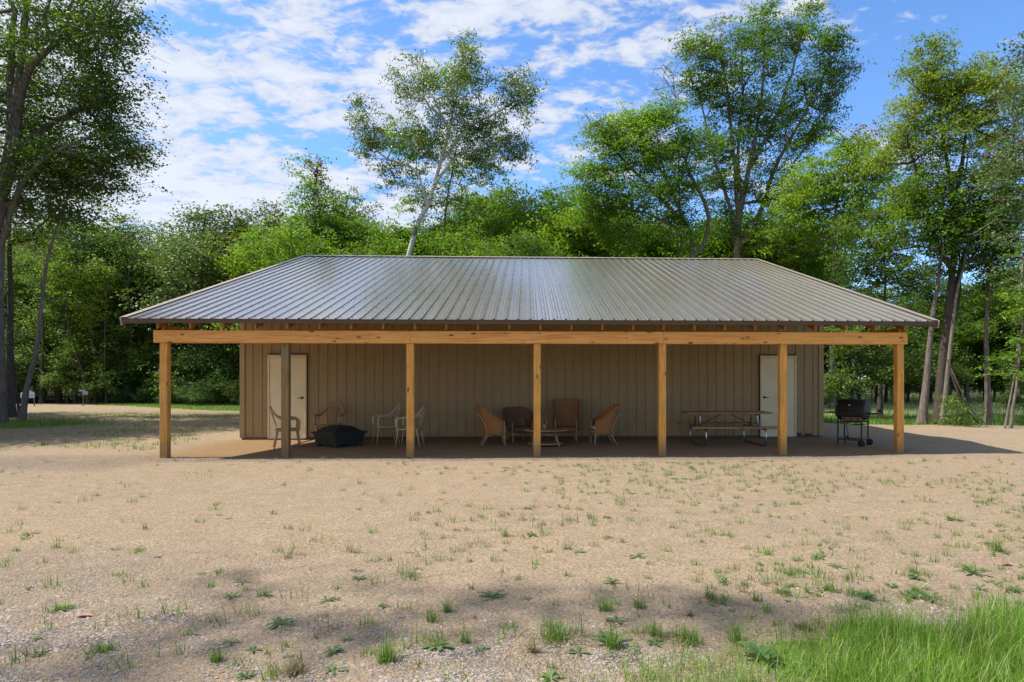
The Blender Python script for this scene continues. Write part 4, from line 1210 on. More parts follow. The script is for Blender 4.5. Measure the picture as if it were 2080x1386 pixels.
# fallen limb resting against the pale slanting trunk
g0 = ground_at(1985, 22.2)
fb = empty('fallen_branch', tuple(g0), 0, 'dark fallen branches propped against the pale slanting trunk', 'branch')
mb = MB()
def pp(u, v, d=22.2): return at(u, v, d) - g0
mb.tube(bez([pp(1926, 730), pp(1940, 780), pp(1958, 825), pp(1988, 860)], 12), [.05] * 4 + [.045] * 4 + [.03] * 4, 7)
mb.tube(bez([pp(1930, 745), pp(1955, 800, 21.8), pp(1975, 835, 21.8), pp(2000, 860, 21.6)], 10), .022, 6)
mb.tube(bez([pp(1925, 770, 22.4), pp(1935, 810, 22.6), pp(1950, 840, 22.6)], 8), .018, 6)
mb.tube(bez([pp(1958, 825), pp(2000, 838), pp(2050, 845)], 8), .014, 5)
mb.tube(bez([pp(1970, 840), pp(1930, 846), pp(1880, 846)], 8), .010, 5)
mb.build('limb', M['bark_dark'], fb)
rr = np.random.default_rng(5)
cs = sample_blobs([(tuple(pp(1940, 815)), (.5, .4, .35), 9), (tuple(pp(1950, 845)), (.8, .4, .2), 8)], rr)
v, f = leaf_cloud(cs, 40, .25, .15, .10, rr); link('foliage', np_mesh('foliage', v, f, M['forest']), fb)

for i, (pts, rb, lab, dd) in enumerate((
        ([(182, 822), (172, 770), (150, 700), (138, 640), (130, 560)], .13, 'dark trunk slanting left in the woods behind the address plates', 38),
        ([(85, 820), (84, 740), (88, 660), (84, 560)], .12, 'upright dark trunk in the woods right of the leaning tree', 38.5),
        ([(137, 822), (134, 720), (130, 620), (126, 500)], .07, 'thin straight pole tree between two dark trunks in the left woods', 39),
        ([(216, 822), (214, 700), (218, 580), (216, 480)], .06, 'thin pole tree under the bright young crown', 38),
        ([(192, 822), (196, 700), (190, 600), (194, 500)], .055, 'slim dark stem just right of the slanting trunk', 40),
        ([(262, 822), (268, 700), (262, 600), (270, 500)], .11, 'dark upright trunk left of the eave corner', 39))):
    u_, v_ = pts[-1]
    px_tree('woodland_tree', lab, dd, pts, rb, [(u_, v_ - 20, 45, 12), (u_ + 25, v_ + 40, 30, 6), (u_ - 25, v_ + 70, 28, 5)], 'forest' if i % 2 else 'maple', 'bark_dark', K=90, sh=.45, sv=.22, size=.14, seed=400 + i, start=.6)
# -- tree kinds for the woods behind
def kind_tree(nm, lab, H, R_, leaf, bark, seed, n=150, K=120, conical=False, size=.16, low=.25, group=None, cat='tree', sh=.6):
    bl = []
    r = np.random.default_rng(seed)
    if conical:
        for k in range(7):
            t = k / 6; bl.append(((r.normal(0, .15), r.normal(0, .15), H * (low + (1 - low) * t)), (R_ * (1 - t) ** .8 + .2, R_ * (1 - t) ** .8 + .2, H * .08), max(3, int(n * (1 - t) ** 1.2 / 2.4) + 3)))
    else:
        bl.append(((0, 0, H * .72), (R_ * .7, R_ * .7, H * .22), n // 3))
        for k in range(7):
            a = r.random() * 6.28; q = R_ * r.uniform(.45, .8)
            bl.append(((q * math.cos(a), q * math.sin(a), H * r.uniform(low + .12, .86)), (R_ * .42,) * 2 + (H * .10,), n // 10))
    lean = r.normal(0, .3, 2)
    tr = [(0, 0, -.2), (0, 0, H * .2), (lean[0], lean[1], H * .5), (lean[0] * .5, lean[1] * .5, H * .88)]
    return make_tree(nm, lab, cat, (0, 0, 0), tr, .012 * H + .04, bl, leaf, bark, K=K, sh=sh, sv=.32, size=size, seed=seed, start=.25, group=group, r_twig=.013)
GL = 'forest trees left of the barn'; GM = 'forest trees behind the roof'; GR = 'far trees beyond the meadow on the right'
kinds = {
    'dark': kind_tree('forest_tree', '', 12.5, 3.2, 'forest', 'bark_dark', 51, 150, 125),
    'grey': kind_tree('forest_tree', '', 11.5, 3.0, 'silver', 'bark_dark', 52, 140, 125, size=.15),
    'green': kind_tree('forest_tree', '', 12, 3.0, 'maple', 'bark', 53, 140, 125),
    'bright': kind_tree('forest_tree', '', 11, 2.8, 'maple_lit', 'bark', 54, 130, 120),
    'olive': kind_tree('forest_tree', '', 11.5, 2.6, 'olive', 'bark', 55, 130, 125),
    'cone': kind_tree('forest_tree', '', 13, 2.4, 'maple_lit', 'bark', 56, 150, 120, True),
    'shrub': kind_tree('shrub', '', 3.0, 1.6, 'shrub', 'bark_dark', 57, 46, 110, low=.0, size=.12, cat='shrub', sh=.42),
    'understory': kind_tree('understory_tree', '', 5.5, 2.2, 'forest', 'bark_dark', 58, 80, 120, low=.05, size=.14, sh=.5),
}
used = set()
rt = random.Random(99)
def put(kind, u, d, h=None, label=None, group=None, rz=None, wide=1.0):
    src = kinds[kind]
    o = src if kind not in used else copy_tree(src)
    used.add(kind)
    g = ground_at(u, d)
    base_h = {'dark': 12.5, 'grey': 11.5, 'green': 12, 'bright': 11, 'olive': 11.5, 'cone': 13, 'shrub': 3.0, 'understory': 5.5}[kind]
    s = (h / base_h) if h else rt.uniform(.85, 1.1)
    o.location = tuple(g); o.rotation_euler = (0, 0, rt.uniform(0, 6.28) if rz is None else rz)
    o.scale = (s * wide, s * wide, s)
    if label: o['label'] = label
    if group: o['group'] = group
    elif 'group' in o: del o['group']
    return o
def H(v, d): return CZ + (770 - v) * d / FPX   # height that reaches photo row v
# front row of recognisable crowns, left to right
put('grey', 165, 41, H(420, 41), 'grey green tree left of the gap where sky shows, behind the leaning tree')
put('dark', 290, 43, H(430, 43), 'dark round tree under the small sky gap at the left')
put('grey', 420, 39, H(395, 39), 'broad grey green tree above the left end of the eave', wide=1.25)
put('olive', 535, 41, H(385, 41), 'yellow olive tree above the left roof slope')
c_ = put('cone', 640, 37, H(338, 37), 'pointed bright maple with dark red leaves at its tip, left of the birch')
r_ = np.random.default_rng(77)
v, f = leaf_cloud(sample_blobs([((0, 0, 12.6), (.5, .5, 1.1), 9)], r_), 60, .25, .3, .14, r_)
link('red_tip', np_mesh('red_tip', v, f, leaf_mat('dark red leaves', (.12, .025, .025), (.2, .05, .04))), c_)
put('dark', 712, 44, H(350, 44), 'dark narrow tree between the red tipped maple and the birch', wide=.8)
put('bright', 560, 37, H(440, 37), 'low bright green tree in front of the yellow olive one')
put('bright', 760, 39, H(430, 39), 'light green tree under the left limbs of the birch')
put('green', 1050, 40, H(330, 40), 'small leaved tree rising right of the birch crown', wide=.85)
put('green', 1125, 42, H(370, 42), 'green tree closing the gap before the wide bright maple', wide=.85)
put('bright', 985, 38, H(420, 38), 'light green tree right of the slender maple, low behind the roof')
put('bright', 1180, 36, H(370, 36), 'bright green tree at the left foot of the wide maple')
put('understory', 240, 39.5, 6.5, 'small bright sapling crown lit inside the left woods')
put('bright', 195, 39, 9.2, 'bright young tree in the middle of the left woods', wide=.8)
for u, v, d, k in ((700, 415, 42, 'green'), (735, 440, 39.5, 'bright'), (800, 430, 42, 'green'), (865, 425, 40, 'bright'), (905, 410, 43, 'green'), (950, 400, 41, 'bright'), (1010, 380, 44, 'green'), (1090, 400, 39, 'bright'), (1385, 440, 38, 'bright'), (1450, 400, 39, 'bright'), (1530, 420, 38, 'green'), (1600, 400, 37, 'bright'), (1330, 430, 39, 'green'), (1250, 420, 38, 'bright'), (1490, 470, 36, 'green'), (1660, 430, 38, 'bright')):
    put(k, u, d, H(v, d), None, GM)
# woods: rows behind
lab_l = {'dark': 'dark leaved tree deep in the woods left of the barn', 'grey': 'dull grey green tree deep in the woods left of the barn', 'green': 'mid green tree deep in the woods left of the barn'}
lab_m = {'dark': 'dark tree in the woods right behind the roof', 'green': 'mid green tree in the woods right behind the roof', 'bright': 'light green tree in the woods right behind the roof'}
for d, step, hv, ks in ((44, 90, 470, ('dark', 'green', 'grey')), (50, 85, 455, ('dark', 'green', 'dark'))):
    u = -60 + (d % 7) * 9
    while u < 560:
        put(rt.choice(ks), u, d + rt.uniform(-1.5, 1.5), H(hv + rt.uniform(-10, 35), d), None, GL)
        o = [o_ for o_ in col.objects if o_.parent is None][-1]
        u += step * rt.uniform(.75, 1.2)
u = 600
while u < 1560:
    k = rt.choice(('green', 'bright', 'dark')); d = rt.uniform(38, 45)
    put(k, u, d, H(rt.uniform(402, 460), d), None, GM); u += rt.uniform(60, 95)
u = 610
while u < 1290:
    if 735 < u < 985: u = 985
    k = rt.choice(('green', 'bright')); d = rt.uniform(31.5, 33.5)
    put(k, u, d, H(rt.uniform(440, 500), d), None, GM); u += rt.uniform(95, 140)
# far trees right: lower, leaving sky between them
for u, d, v, k in ((1600, 44, 560, 'green'), (1680, 48, 600, 'dark'), (1740, 46, 620, 'green'), (1800, 52, 610, 'dark'), (1860, 50, 600, 'grey'), (1925, 54, 590, 'dark'), (1990, 50, 580, 'green'), (2050, 47, 560, 'dark'), (2110, 50, 540, 'grey'),
                   (1560, 40, 520, 'bright'), (2090, 40, 600, 'green'), (1640, 40, 590, 'dark'), (1960, 44, 640, 'grey'), (1890, 47, 650, 'dark'), (2020, 42, 640, 'grey'), (1770, 43, 680, 'green'), (1700, 42, 690, 'dark'), (1655, 40, 500, 'green'), (1730, 41, 540, 'dark'), (1835, 40, 560, 'green'), (1880, 42, 520, 'grey'), (1965, 40, 540, 'green'), (2035, 41, 520, 'dark'), (2090, 39, 500, 'green'), (1780, 41, 560, 'grey'), (1610, 38, 470, 'bright'), (1930, 41, 560, 'green'), (2070, 44, 560, 'green')):
    put(k, u, d, H(v, d), None, GR)
for u in range(-60, 620, 34): put('understory', u + rt.uniform(-8, 8), rt.uniform(47, 56), rt.uniform(4.5, 7), None, 'undergrowth along the left woods')
for i in range(9): put(('green', 'dark', 'grey')[i % 3], 2160 + i * 95, 40 + (i * 7) % 9, rt.uniform(9, 12), None, GR)
for i in range(9): put('understory', 2150 + i * 90, 38 + (i * 5) % 6, rt.uniform(4.5, 6), None, 'undergrowth beyond the right end of the porch')
# understory walls
for d, a, b, st, hh in ((39.0, -30, 500, 62, 3.8), (41.0, -60, 520, 48, 6.2), (44, -80, 520, 60, 6.5)):
    u = a
    while u < b:
        put('understory' if hh > 5 else rt.choice(('understory', 'shrub')), u, d + rt.uniform(-.6, .6), hh * rt.uniform(.75, 1.15), None, 'undergrowth along the left woods'); u += st * rt.uniform(.7, 1.2)
for u, d, h in ((1660, 38, 5.0), (1700, 39, 5.5), (1745, 38, 5.2), (1800, 39, 5.5), (1845, 39, 5.0), (1890, 40, 5.2), (1950, 42, 5.8), (2000, 41, 5.6), (2060, 40, 5.8), (2110, 38, 6), (1870, 38, 4.0), (1690, 31, 2.2), (2085, 25, 2.2)):
    put('understory', u, d, h, None, 'undergrowth beyond the right end of the porch')
for u, d, h in ((385, 36.5, 1.2), (420, 36.2, 1.5), (452, 36.6, 1.4), (485, 36, 1.6), (350, 37, 1.1), (515, 36.4, 1.5), (300, 38, 1.1), (250, 38, 1.1), (205, 38.5, 1.0), (545, 36.8, 1.5)):
    put('shrub', u, d, h, None, 'low leafy bushes along the far edge of the lawn', wide=1.25)
lab_u = {'undergrowth along the left woods': 'leafy undergrowth at the foot of the left woods',
         'undergrowth beyond the right end of the porch': 'leafy small tree beyond the right end of the porch',
         'low leafy bushes along the far edge of the lawn': 'low pale leafy bush along the far edge of the lawn'}
def where(o):
    dx, dy = o.location.x - CX, o.location.y - CY; dd = dx * _s + dy * _c; uu = 1122.5 + FPX * (dx * _c - dy * _s) / dd
    spots = ((20, 'at the left picture edge'), (110, 'behind the leaning tree'), (215, 'behind the address plates'), (320, 'left of the porch corner post'), (420, 'seen past the left porch post'), (520, 'beside the left wall corner'), (640, 'over the left roof slope'), (800, 'left of the birch trunk'),
             (930, 'behind the birch trunk'), (1080, 'right of the birch'), (1230, 'left of the wide bright maple'), (1350, 'behind the wide bright maple'), (1460, 'behind the fork of the wide maple'), (1560, 'behind the tallest maple'), (1680, 'over the right roof slope'), (1790, 'behind the grill'), (1870, 'behind the right porch post'),
             (1960, 'behind the trunk cluster'), (2040, 'behind the lone upright tree'), (9999, 'at the right picture edge'))
    return next(t for lim, t in spots if uu < lim), dd
for o in list(col.objects):
    if o.parent is None and 'group' in o and o['group'] in (GL, GM, GR) + tuple(lab_u):
        g_ = o['group']
        w_, dd = where(o)
        if g_ in lab_u: o['label'] = ('low pale leafy bush' if 'bushes' in g_ else ('front' if dd < 40.2 else 'rear') + ' row undergrowth') + ' ' + w_
        else:
            leafn = [c for c in o.children if c.name.startswith('crown')][0].data.materials[0].name
            o['label'] = {'forest leaves': 'dark green ', 'grey green leaves': 'grey green ', 'maple leaves': 'mid green ', 'bright maple leaves': 'light green '}[leafn] + ('nearer ' if dd < (46.5 if g_ == GL else 37 if g_ == GM else 42) else 'farther ') + {GL: 'tree of the left woods ', GM: 'tree close behind the roof ', GR: 'tree beyond the meadow '}[g_] + w_
            o['group'] = g_ + ', ' + leafn
# red leaved plant by the lawn
kt = empty('red_plant', tuple(ground_at(470, 35.5)), 0, 'small plant with red leaves by the left corner of the wall', 'plant')
v, f = leaf_cloud(np.array([[0, 0, .75], [0, 0, .95], [.1, 0, .6]]), 16, .07, .1, .10, rr); link('foliage', np_mesh('foliage', v, f, M['red_leaf']), kt)
MB().tube([(0, 0, 0), (.02, 0, .5), (0, 0, 1.0)], .012, 6).build('stem', M['bark'], kt)
# trees standing outside the picture on the left: they throw the shade on the drive and the foreground
for (x, y, h, k, w_) in ((-14.8, 2.4, 13, 'green', 1.15), (-13.5, 5.5, 15, 'dark', 1.0), (-17, 7.0, 14.5, 'dark', 1.2), (-19.5, 11.5, 15, 'dark', 1.2), (-20, -3, 14, 'green', 1.1)):
    o = put(k, 0, 30, h, None, None, wide=w_)
    o.location = (x, y, 0); o['label'] = 'tree standing beside the yard left of the picture'; o['group'] = 'trees left of the yard, outside the picture'

make_tree('tall_tree', 'tall sparse tree left of the camera whose high boughs dapple the foreground', 'tree', (-10.5, -9.2, 0), [(0, 0, 0), (0, 0, 8), (.4, .2, 16), (.8, .3, 21)], .22,
          [((10.5 + sx - .687 * z, 9.2 + sy - .24, z), (rx, .28, .22), n) for sx, sy, z, rx, n in ((4.7, -8.95, 17.5, .55, 5), (6.1, -8.35, 17, .55, 6), (6.75, -7.9, 18, .35, 3), (8.1, -8.25, 17, .6, 6), (8.9, -8.45, 16, .4, 4), (5.4, -7.7, 17, .3, 2), (-1, -8.5, 19, 2, 14))],
          'maple', 'bark', K=75, sh=.32, sv=.18, size=.10, seed=61, start=.5)
# ------------------------------------------------------------------ grass, weeds, pebbles
def blades(P, h, w, r, lean=.35, segs=2, curl=.5):
    """P (n,3) roots; returns tapering bent blades"""
    n = len(P); h = np.broadcast_to(h, (n,)); w = np.broadcast_to(w, (n,))
    a = r.random(n) * 2 * np.pi; dirv = np.stack([np.cos(a), np.sin(a), np.zeros(n)], 1)
    sd = np.stack([-np.sin(a + r.normal(0, .5, n)), np.cos(a), np.zeros(n)], 1)
    ln = np.abs(r.normal(0, lean, n))[:, None]
    rows = []
    for k in range(segs + 1):
        t = k / segs
        c = P + dirv * (ln * h[:, None] * t ** (1 + curl)) + np.array([0, 0, 1.]) * (h[:, None] * t * (1 - .25 * ln * t))
        ww = w[:, None] * (1 - t) * .5 + .0002
        rows += [c - sd * ww, c + sd * ww]
    V = np.stack(rows, 1).reshape(-1, 3); m = 2 * (segs + 1)
    b = np.arange(n)[:, None, None] * m
    q = np.array([[2 * k, 2 * k + 1, 2 * k + 3, 2 * k + 2] for k in range(segs)])[None]
    return V, (b + q).reshape(-1, 4)
def rosette_leaves(c, n, L, r, lift=.45, wid=.3):
    V = []; F = []
    for i in range(n):
        a = 2 * math.pi * i / n + r.normal(0, .3); l = L * r.uniform(.65, 1.15); li = lift * r.uniform(.4, 1.4)
        d = np.array([math.cos(a), math.sin(a), 0]); s = np.array([-d[1], d[0], 0]); prof = [(0, .12), (.3, .7), (.6, 1), (.85, .65), (1, .03)]
        b = len(V)
        for t, k in prof:
            z = l * (li * t - .55 * li * t * t * 1.2) + .004
            p = np.array(c) + d * l * t + np.array([0, 0, z])
            V += [p - s * l * wid * .5 * k + np.array([0, 0, l * wid * .12 * k]), p, p + s * l * wid * .5 * k + np.array([0, 0, l * wid * .12 * k])]
        for j in range(len(prof) - 1):
            q = b + 3 * j; F += [(q, q + 1, q + 4, q + 3), (q + 1, q + 2, q + 5, q + 4)]
    return V, F

r5 = np.random.default_rng(55)
# thick grass in the near right corner
n = 260000
x = r5.uniform(4.0, 11.5, n); y = r5.uniform(-10.3, -7.6, n)
m_ = lawn_mask(x, y); keep = (r5.random(n) < m_ * (.28 + .72 * sstep(6.3, 8.8, x)) * (.25 + .75 * sstep(-.35, .35, wav(x * 2.3, y * 2.9)))) ; x, y = x[keep], y[keep]
# keep blades clustered into small tufts
P = np.stack([x, y, ground_z(x, y) - .004], 1)
hh = r5.gamma(3.2, .026, len(x)) * (.7 + .45 * sstep(7, 9.5, x)) * (.8 + .35 * wav(x * 2.3, y * 2.9)) + .02
V, F = blades(P, hh, r5.uniform(.0022, .0055, len(x)), r5, .55, 3)
tag(link('tall_grass', np_mesh('tall_grass', V, F, M['grass'])), 'thick bright green grass filling the near right corner', 'grass', kind='stuff')
# lawn strips and meadow
def scatter(x0, x1, y0, y1, n, mask):
    x = r5.uniform(x0, x1, n); y = r5.uniform(y0, y1, n); k = r5.random(n) < mask(x, y); return x[k], y[k]
x, y = scatter(-24, -1, 17, 29, 60000, lambda a, b: lawn_mask(a, b) * (1 - forest_mask(a, b)))
V, F = blades(np.stack([x, y, ground_z(x, y)], 1), r5.uniform(.05, .12, len(x)), .016, r5, .5, 1)
tag(link('lawn_grass', np_mesh('lawn_grass', V, F, M['lawn'])), 'short sunlit lawn strip in front of the left woods', 'grass', kind='stuff')
x, y = scatter(14.8, 34, 7.5, 13.5, 60000, lambda a, b: lawn_mask(a, b))
V, F = blades(np.stack([x, y, ground_z(x, y)], 1), r5.uniform(.08, .26, len(x)), .016, r5, .4, 2)
tag(link('verge_grass', np_mesh('verge_grass', V, F, M['lawn'])), 'green grass verge between the sand yard and the meadow on the right', 'grass', kind='stuff')
x, y = scatter(15, 44, 13, 36, 80000, lambda a, b: meadow_mask(a, b) * .9)
V, F = blades(np.stack([x, y, ground_z(x, y)], 1), r5.uniform(.15, .55, len(x)) * (.7 + .6 * (y > 26)), .03, r5, .35, 1)
tag(link('meadow_grass', np_mesh('meadow_grass', V, F, M['meadow'])), 'pale tall meadow grass beyond the right verge', 'grass', kind='stuff')
x, y = scatter(-14, -1, 1.0, 16, 3500, lambda a, b: (wav(a * 1.3, b * 1.1 + 3) > .05) * 1.0)
cl = np.repeat(np.stack([x, y], 1), 6, 0) + r5.normal(0, .05, (len(x) * 6, 2))
V, F = blades(np.stack([cl[:, 0], cl[:, 1], ground_z(cl[:, 0], cl[:, 1])], 1), r5.uniform(.04, .12, len(cl)), .012, r5, .7, 1)
tag(link('sparse_grass', np_mesh('sparse_grass', V, F, M['weed'])), 'thin patchy grass in the shaded drive left of the porch', 'grass', kind='stuff')
# grass at the foot of the left oak
x = r5.normal(-9.3, .8, 5000); y = r5.normal(9.2, .9, 5000)
V, F = blades(np.stack([x, y, ground_z(x, y)], 1), r5.uniform(.06, .25, len(x)), .012, r5, .5, 2)
tag(link('oak_foot_grass', np_mesh('oak_foot_grass', V, F, M['lawn'])), 'green grass round the foot of the big left oak', 'grass', kind='stuff')

# small weeds over the yard
def weed_field():
    n = 6000
    u = r5.uniform(-20, 2100, n); v = 935 + (1386 - 935) * r5.random(n) ** 1.35
    d = CZ * FPX / (v - 770)
    a = (u - 1122.5) / FPX
    X_ = CX + d * (_s + a * _c); Y_ = CY + d * (_c - a * _s)
    dens_ = np.clip(.07 + .66 * sstep(500, 1500, u) * (v < 1180) + .03 * (v > 1180) + .2 * sstep(900, 1300, u), 0, 1) * (.35 + .9 * (wav(X_ * .8, Y_ * 1.1 + 1) > -.15))
    k = (r5.random(n) < dens_ * .62) & (Y_ < -.25) & (lawn_mask(X_, Y_) < .5)
    return X_[k], Y_[k]
wx, wy = weed_field()
Vg, Fg, Vd, Fd, Vr, Fr = [], [], [], [], [], []
ng = nd = 0; roots_g = []; hg = []; roots_d = []; hd = []
for x, y in zip(wx, wy):
    kind = r5.random(); s = r5.gamma(3, .33)
    nb = int(r5.integers(8, 24)); sp = .010 + .017 * s
    pts = np.stack([x + r5.normal(0, sp, nb), y + r5.normal(0, sp, nb)], 1)
    H_ = (.032 + .034 * s) * r5.uniform(.6, 1.25, nb)
    if kind < .66: roots_g.append(pts); hg.append(H_)
    elif kind < .86: roots_d.append(pts); hd.append(H_)
    else:
        V, F = rosette_leaves((x, y, float(ground_z(x, y))), int(r5.integers(4, 8)), .028 + .030 * s, r5)
        b = len(Vr); Vr += V; Fr += [tuple(i + b for i in q) for q in F]
rg = np.concatenate(roots_g); rd = np.concatenate(roots_d)
V, F = blades(np.stack([rg[:, 0], rg[:, 1], ground_z(rg[:, 0], rg[:, 1])], 1), np.concatenate(hg), .0055, r5, .75, 2)
tag(link('yard_weeds', np_mesh('yard_weeds', V, F, M['weed'])), 'small green grass weeds scattered over the sand yard', 'weeds', kind='stuff')
V, F = blades(np.stack([rd[:, 0], rd[:, 1], ground_z(rd[:, 0], rd[:, 1])], 1), np.concatenate(hd), .005, r5, .8, 2)
tag(link('dry_weeds', np_mesh('dry_weeds', V, F, M['weed_dry'])), 'small dry brown weeds scattered over the sand yard', 'weeds', kind='stuff')
tag(link('seedling_weeds', np_mesh('seedling_weeds', np.array(Vr), np.array(Fr), M['rosette'])), 'tiny broad leaved seedlings scattered over the sand yard', 'weeds', kind='stuff')

# individual plants that stand out in the foreground
def gpt(u, v):
    d = CZ * FPX / (v - 770); p = at(u, v, d); return p.x, p.y, float(ground_z(p.x, p.y))
def tuft(u, v, wpx, hpx, label, dry=False, nb=90, name='grass_tuft', cat='grass tuft'):
    x, y, z = gpt(u, v); k = (CZ * FPX / (v - 770)) / FPX
    s = wpx * k / 2
    pts = r5.normal(0, s * .26, (nb, 2))
    V, F = blades(np.stack([pts[:, 0], pts[:, 1], np.zeros(nb)], 1), hpx * k * r5.uniform(.5, 1.15, nb), .0045, r5, .95, 3)
    o = link(name, np_mesh(name, V, F, M['weed_dry' if dry else 'weed'])); o.location = (x, y, z)
    return tag(o, label, cat)
def rose(u, v, wpx, label, n=8, lift=.6, wid=.3, name='broadleaf_weed', col_='rosette'):
    x, y, z = gpt(u, v); k = (CZ * FPX / (v - 770)) / FPX
    V, F = rosette_leaves((0, 0, 0), n, wpx * k / 2, r5, lift, wid)
    V2, F2 = rosette_leaves((0, 0, .006), max(3, n // 2), wpx * k / 3.4, r5, lift * 1.8, wid)
    b = len(V); V += V2; F += [tuple(i + b for i in q) for q in F2]
    o = link(name, np_mesh(name, np.array(V), np.array(F), M[col_])); o.location = (x, y, z)
    return tag(o, label, 'weed')
tuft(786, 1352, 60, 58, 'upright green and brown grass tuft near the bottom, left of the middle', nb=120)
tuft(598, 1372, 70, 34, 'brown dry grass clump at the bottom edge left of the middle', True, 110)
tuft(876, 1262, 44, 34, 'grass tuft in the upper left of the shaded gravel', nb=70)
tuft(909, 1240, 34, 30, 'smaller grass tuft behind the shaded gravel tuft', nb=60)
tuft(1130, 1300, 110, 46, 'wide spreading green clump near the bottom middle', nb=160)
tuft(1083, 1328, 34, 34, 'rust brown dry tuft below the wide green clump', True, 70)
tuft(1245, 1312, 60, 50, 'green and rusty clump beside the tall stalk', nb=110)
tuft(1330, 1286, 48, 38, 'olive grass tuft right of the stalk plant', nb=80)
tuft(1400, 1300, 60, 44, 'bright grass tuft where the thick grass begins', nb=110)
tuft(1496, 1300, 46, 54, 'tall feathery weed at the edge of the thick grass', nb=80)
tuft(1632, 1277, 44, 22, 'flat rusty brown tuft above the thick grass', True, 70)
tuft(1402, 1250, 26, 16, 'small dry brown tuft in the middle right sand', True, 45)
tuft(1440, 1215, 34, 26, 'round green tuft in the right middle sand', nb=60)
tuft(1534, 1220, 32, 24, 'thin green tuft right of the round tuft', nb=50)
tuft(1685, 1200, 50, 24, 'pair of pale grass tufts near the right sand', nb=80)
tuft(1860, 1200, 44, 22, 'flat green clump in the sand below the right edge weeds', nb=70)
tuft(1230, 1240, 50, 34, 'loose green clump on the shaded ground in the middle', nb=90)
tuft(1300, 1235, 40, 26, 'low olive clump right of the loose green one', nb=70)
tuft(945, 1310, 44, 30, 'grey green tuft at the right of the shaded gravel', nb=60)
tuft(440, 1344, 50, 26, 'grass tuft low in the left half', nb=70)
tuft(210, 1325, 90, 22, 'flat mossy green patch of weeds in the lower left', nb=120)
tuft(1026, 1085, 26, 24, 'green tuft in the middle of the yard', nb=45)
tuft(1855, 1160, 40, 20, 'low green tuft near the right picture border', nb=60)
tuft(2025, 1120, 50, 34, 'tall leafy tuft by the right picture border', nb=80)
rose(1000, 1214, 66, 'spiky green rosette above the shaded gravel', 11, .5, .2)
rose(1244, 1185, 44, 'leafy green weed in the middle distance right of centre', 8, .8, .28)
rose(125, 1240, 50, 'small star shaped weed at the left of the yard', 8, .5, .22)
rose(80, 1335, 40, 'dark green star weed near the lower left corner', 8, .6, .25)
rose(72, 1300, 32, 'tiny dark rosette above the dark star weed', 7, .5, .25)
rose(533, 1205, 50, 'dark spiky weed in the left middle of the yard', 9, .6, .15)
rose(470, 1210, 36, 'pale green weed beside the dark spiky one', 7, .7, .3)
rose(284, 1120, 26, 'dark round leaved weed at the left middle', 6, .4, .5)
rose(500, 1378, 56, 'flat green rosette at the bottom edge', 9, .4, .25)
rose(676, 1330, 50, 'reddish green rosette left of the upright tuft', 8, .5, .3)
rose(890, 1322, 70, 'weed with one broad pale leaf near the bottom middle', 5, .4, .4)
rose(1470, 1185, 36, 'two leaved bright weed in the right half', 4, .8, .35)
rose(1585, 1205, 44, 'pointed bright weed below the sand line on the right', 6, .7, .3)
rose(1640, 1205, 34, 'upright two leaf weed right of the pointed one', 4, .9, .35)
rose(1760, 1215, 52, 'dark glossy broad leaved weed in the right sand', 8, .5, .4)
rose(1975, 1160, 60, 'broad leaved weed with a shadow at the far right', 7, .7, .3)
rose(1990, 1192, 34, 'small bright broad leaf weed below the far right one', 5, .8, .35)
rose(1860, 1172, 40, 'small dark leafy weed left of the far right border', 7, .5, .35)
rose(2060, 1192, 44, 'leafy weed cut by the right picture border', 8, .5, .3)
rose(1545, 1335, 110, 'large pale broad leaved plant among the thick grass', 7, 1.1, .38)
# stalk plant
sx_, sy_, sz_ = gpt(1242, 1305)
st_ = empty('tall_stalk_weed', (sx_, sy_, sz_), 0, 'tall thin stalk rising from a leafy clump near the bottom middle', 'weed')
MB().tube([(0, 0, 0), (-.004, 0, .09), (-.008, .0, .17)], [.003, .0025, .0015], 5).build('stalk', M['weed'], st_)
V, F = rosette_leaves((0, 0, .0), 12, .12, r5, .6, .22); link('leaves', np_mesh('leaves', np.array(V), np.array(F), M['rosette']), st_)
# dry leaves lying on the sand
def dryleaf(u, v, w_, label):
    x, y, z = gpt(u, v); k = (CZ * FPX / (v - 770)) / FPX; L = w_ * k
    MBv = MB().add([(-L / 2, 0, .006), (-L * .1, -L * .18, .02), (L * .2, -L * .14, .016), (L / 2, .0, .01), (L * .2, L * .16, .02), (-L * .1, L * .2, .024), (0, 0, .008)],
                   [(0, 1, 6), (1, 2, 6), (2, 3, 6), (3, 4, 6), (4, 5, 6), (5, 0, 6)])
    o = MBv.build('dry_leaf', M['leafdry'], None, (x, y, z), (0, 0, r5.uniform(-.4, .6))); tag(o, label, 'leaf')
M['leafdry'] = simple('dry leaf', (.42, .20, .13), (.28, .12, .07), .6, 30)
dryleaf(172, 1257, 30, 'reddish dry leaf lying in the lower left sand')
dryleaf(1236, 1088, 24, 'orange dry leaf lying in the middle of the yard')
dryleaf(965, 1258, 12, 'small orange leaf on the shaded gravel')
dryleaf(2045, 1147, 30, 'dark purple red leaf beside the broad weed at the far right')

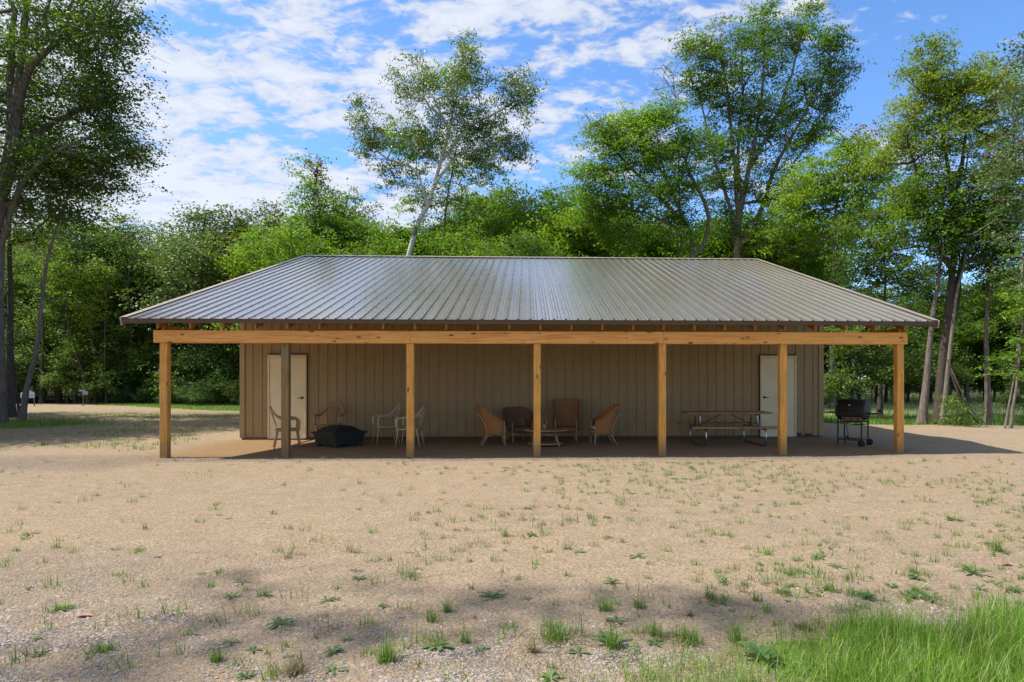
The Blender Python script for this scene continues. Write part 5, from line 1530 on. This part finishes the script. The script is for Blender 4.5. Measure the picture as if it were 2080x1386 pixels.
# pebbles: real stones, joined
def pebbles():
    n = 150000
    u = r5.uniform(-40, 2120, n); v = 925 + (1400 - 925) * r5.random(n) ** .62
    d = CZ * FPX / (v - 770); a = (u - 1122.5) / FPX
    x = CX + d * (_s + a * _c); y = CY + d * (_c - a * _s)
    k = r5.random(n) < (gravel_mask(x, y) * .62 + .055) * (lawn_mask(x, y) < .6)
    x, y = x[k], y[k]
    x2 = r5.uniform(-3, 15, 9000); y2 = r5.normal(-.12, .24, 9000); k2 = r5.random(9000) < gravel_mask(x2, y2)
    x = np.concatenate([x, x2[k2]]); y = np.concatenate([y, y2[k2]])
    n = len(x); z = ground_z(x, y)
    s = np.clip(r5.lognormal(-5.25, .42, n), .002, .016)
    s[-k2.sum():] *= 1.2
    base = np.array([[1, 0, 0], [.3, .95, 0], [-.85, .5, 0], [-.75, -.65, 0], [.35, -.9, 0], [0, 0, 1]], float)
    V = base[None] * np.stack([s * r5.uniform(.8, 1.4, n), s * r5.uniform(.7, 1.1, n), s * r5.uniform(.45, .9, n)], 1)[:, None]
    V = V * (1 + r5.normal(0, .15, (n, 6, 1)))
    th = r5.random(n) * 6.28; c, s_ = np.cos(th)[:, None], np.sin(th)[:, None]
    V = np.stack([V[..., 0] * c - V[..., 1] * s_, V[..., 0] * s_ + V[..., 1] * c, V[..., 2]], -1)
    V += np.stack([x, y, z - .001], 1)[:, None]
    b = np.arange(n)[:, None, None] * 6
    F = (b + np.array([[0, 1, 5], [1, 2, 5], [2, 3, 5], [3, 4, 5], [4, 0, 5]])[None]).reshape(-1, 3)
    m, t, p = new_mat('gravel stones')
    geo = t.nodes.new('ShaderNodeNewGeometry')
    t.links.new(ramp(t, geo.outputs['Random Per Island'], [(0, (.13, .12, .12)), (.35, (.23, .21, .20)), (.55, (.31, .24, .175)), (.8, (.38, .29, .21)), (1, (.34, .31, .28))]), p.inputs['Base Color'])
    p.inputs['Roughness'].default_value = .85
    tag(link('gravel', np_mesh('gravel', V.reshape(-1, 3), F, m)), 'small grey and tan stones strewn over the sand', 'gravel', kind='stuff')
pebbles()
